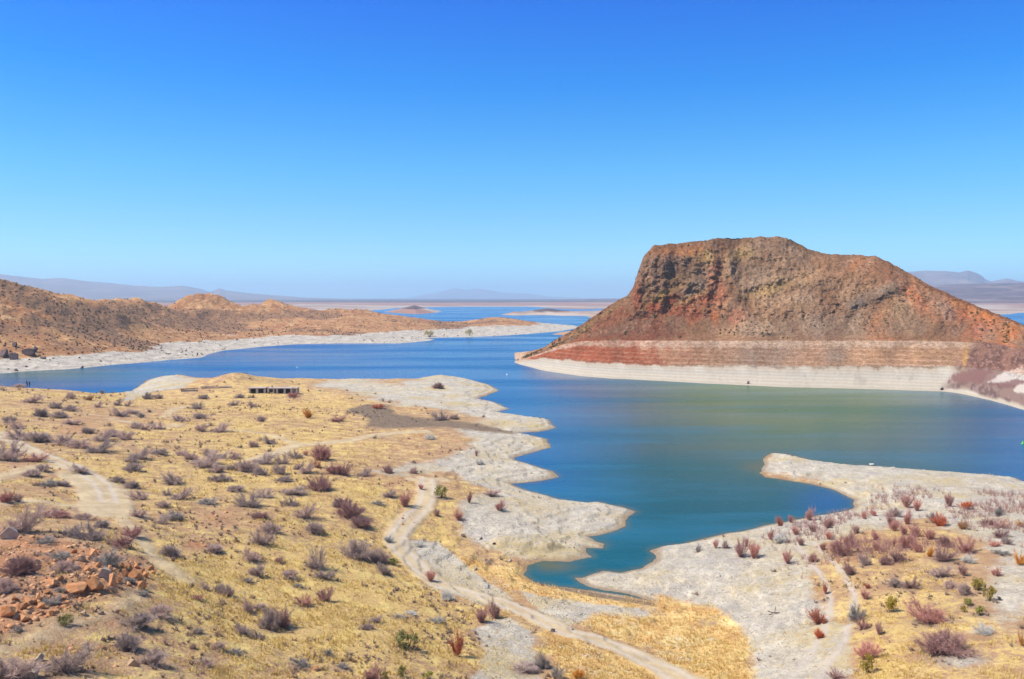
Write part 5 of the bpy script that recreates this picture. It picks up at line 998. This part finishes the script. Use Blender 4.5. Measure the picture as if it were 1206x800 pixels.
# buoys
def flat_mat(name, c, rough=0.5):
    m = NT(name); return m.bsdf(m.mix(m.noise(5, 3, 0.6, m.objpos()), tuple(v * 0.85 for v in c), c), rough, None, 0.3)
M_wb = flat_mat('buoy_white', (0.80, 0.80, 0.78)); M_gb = flat_mat('buoy_green', (0.10, 0.42, 0.08)); M_dkm = flat_mat('buoy_dark', (0.05, 0.05, 0.05))
def lathe(bm, prof, n=14):
    rings = [[bm.verts.new((r * math.cos(2 * math.pi * k / n), r * math.sin(2 * math.pi * k / n), z)) for k in range(n)] for r, z in prof]
    for a, b_ in zip(rings, rings[1:]):
        for k in range(n): bm.faces.new((a[k], a[(k + 1) % n], b_[(k + 1) % n], b_[k]))
    bm.faces.new(rings[0][::-1]); bm.faces.new(rings[-1])
def buoy(px, py, s, mat, label):
    X, Y = [float(v) for v in at_level(px, py, 0)]; e = empty('buoy', (X, Y, 0)); e.scale = (s, s, s); tag(e, label, 'buoy', 'buoys on the lake')
    bm_obj('float', lambda bm: lathe(bm, [(0.25, -0.3), (0.5, -0.15), (0.52, 0.1), (0.42, 0.25), (0.2, 0.34), (0.16, 0.8), (0.02, 0.86)]), mat, e, True); bm_obj('mast', lambda bm: lathe(bm, [(0.035, 0.84), (0.03, 1.2)], 8), M_dkm, e)
buoy(350, 433.4, 0.85, M_wb, 'small white buoy on open water beyond the low stone ruin'); buoy(597, 441.6, 0.85, M_wb, 'small white buoy off the pale lobe, midway to the butte'); buoy(1204.5, 523, 0.95, M_gb, 'green buoy in the bay before the purple slide rock')

# two pale yellow trees on the far beach
M_ty = gmatl('pale_leaf', (0.62, 0.50, 0.24), (0.70, 0.60, 0.32), (0.52, 0.40, 0.18)); M_tb = gmatl('pale_bark', (0.25, 0.19, 0.13), (0.32, 0.25, 0.18), (0.2, 0.15, 0.1))
for px, py, hp, wp, lab in ((506, 397.5, 10, 14, 'pale yellow tree with wide loose crown on the far beach'), (552.5, 396, 10, 10, 'narrower pale yellow tree beside the low orange far shore hill')):
    X, Y, Z, D = ground_hit(px, py - 0.6); e = empty('tree', (X, Y, Z)); H_ = hp * D / FPX; W_ = wp * D / FPX; tag(e, lab, 'tree', 'pale trees on the far beach')
    (sv, sf), (lv_, lf) = leaf_parts(int(px), 900); sc_ = np.array([W_, W_, H_])
    link('trunk', mesh_np('trunk', sv * sc_ * [.6, .6, .9], sf, smooth=False), M_tb, e); link('crown', mesh_np('crown', lv_ * sc_, lf, smooth=False), M_ty, e)
# ------------------------------------------------------------------ air, sky, sun, camera
hb_ = bpy.data.meshes.new('haze'); bm = bmesh.new(); bmesh.ops.create_cube(bm, size=1.0); bm.to_mesh(hb_); bm.free()
haze = bpy.data.objects.new('haze', hb_); COL.objects.link(haze); haze.scale = (66000, 66000, 505); haze.location = (0, 0, 247.5)
hm = bpy.data.materials.new('desert_haze'); hm.use_nodes = True; t = hm.node_tree; t.nodes.clear()
ho = t.nodes.new('ShaderNodeOutputMaterial'); hv = t.nodes.new('ShaderNodeVolumePrincipled'); hv.inputs['Color'].default_value = (0.57, 0.80, 1.0, 1); hv.inputs['Density'].default_value = HAZE; hv.inputs['Anisotropy'].default_value = 0.1
t.links.new(hv.outputs[0], ho.inputs['Volume']); hb_.materials.append(hm)
tag(haze, 'thin blue desert haze over the lake and plains', 'haze', kind='stuff')
SUN_AZ, SUN_EL = math.radians(-98), math.radians(54)      # azimuth from +Y towards +X
wd = bpy.data.worlds.new('World'); scene.world = wd; wd.use_nodes = True; t = wd.node_tree; t.nodes.clear()
wo = t.nodes.new('ShaderNodeOutputWorld'); bg = t.nodes.new('ShaderNodeBackground'); sky = t.nodes.new('ShaderNodeTexSky'); sky.sky_type = 'NISHITA'; sky.sun_disc = False
sky.sun_elevation = SUN_EL; sky.sun_rotation = SUN_AZ; sky.altitude = 1400; sky.air_density = 1.0; sky.dust_density = 0.3; sky.ozone_density = 3.0
hs = t.nodes.new('ShaderNodeHueSaturation'); hs.inputs['Saturation'].default_value = SKYSAT; hs.inputs['Value'].default_value = 1.0; hs.inputs['Hue'].default_value = SKYHUE
t.links.new(sky.outputs[0], hs.inputs['Color']); tc = t.nodes.new('ShaderNodeTexCoord'); sx = t.nodes.new('ShaderNodeSeparateXYZ'); t.links.new(tc.outputs['Generated'], sx.inputs[0])
rp_ = t.nodes.new('ShaderNodeValToRGB'); rp_.color_ramp.interpolation = 'LINEAR'; t.links.new(sx.outputs['Z'], rp_.inputs[0])
for k_, (e_, c_) in enumerate(TINT):
    el_ = rp_.color_ramp.elements[k_] if k_ < 2 else rp_.color_ramp.elements.new(e_)
    el_.position = e_; el_.color = (*c_, 1)
mx_ = t.nodes.new('ShaderNodeMix'); mx_.data_type = 'RGBA'; mx_.blend_type = 'MULTIPLY'; mx_.inputs[0].default_value = 1.0
t.links.new(hs.outputs[0], mx_.inputs[6]); t.links.new(rp_.outputs[0], mx_.inputs[7]); t.links.new(mx_.outputs[2], bg.inputs['Color']); bg.inputs['Strength'].default_value = SKYSTR; t.links.new(bg.outputs[0], wo.inputs['Surface'])
sl_ = bpy.data.lights.new('sun', 'SUN'); sl_.energy = SUNSTR; sl_.angle = math.radians(0.53); sl_.color = (1.0, 0.93, 0.82)
so = bpy.data.objects.new('sun', sl_); COL.objects.link(so)
sd_ = Vector((math.sin(SUN_AZ) * math.cos(SUN_EL), math.cos(SUN_AZ) * math.cos(SUN_EL), math.sin(SUN_EL))); so.rotation_euler = sd_.to_track_quat('Z', 'Y').to_euler(); so.location = (-60, 0, 120)
cam = bpy.data.cameras.new('camera'); cam.sensor_width = 36; cam.lens = 36 * FPX / 1206.0; cam.clip_start = 0.5; cam.clip_end = 90000
co = bpy.data.objects.new('camera', cam); COL.objects.link(co); co.location = (0, 0, CAMZ); co.rotation_euler = (math.pi / 2 - TH, 0, 0); scene.camera = co
scene.view_settings.view_transform = 'Standard'; scene.view_settings.look = 'None'; scene.view_settings.gamma = 1.0; scene.view_settings.exposure = EXPOS; scene.view_settings.use_curve_mapping = False
scene.render.resolution_x = 1024; scene.render.resolution_y = 679
scene.cycles.use_denoising = True; scene.cycles.max_bounces = 4; scene.cycles.diffuse_bounces = 2; scene.cycles.glossy_bounces = 2; scene.cycles.transmission_bounces = 0; scene.cycles.volume_bounces = 1; scene.cycles.transparent_max_bounces = 2
scene.cycles.use_adaptive_sampling = True; scene.cycles.adaptive_threshold = 0.01
try: scene.cycles.denoiser = 'OPENIMAGEDENOISE'; scene.cycles.denoising_prefilter = 'ACCURATE'; scene.cycles.denoising_input_passes = 'RGB_ALBEDO_NORMAL'
except Exception: pass
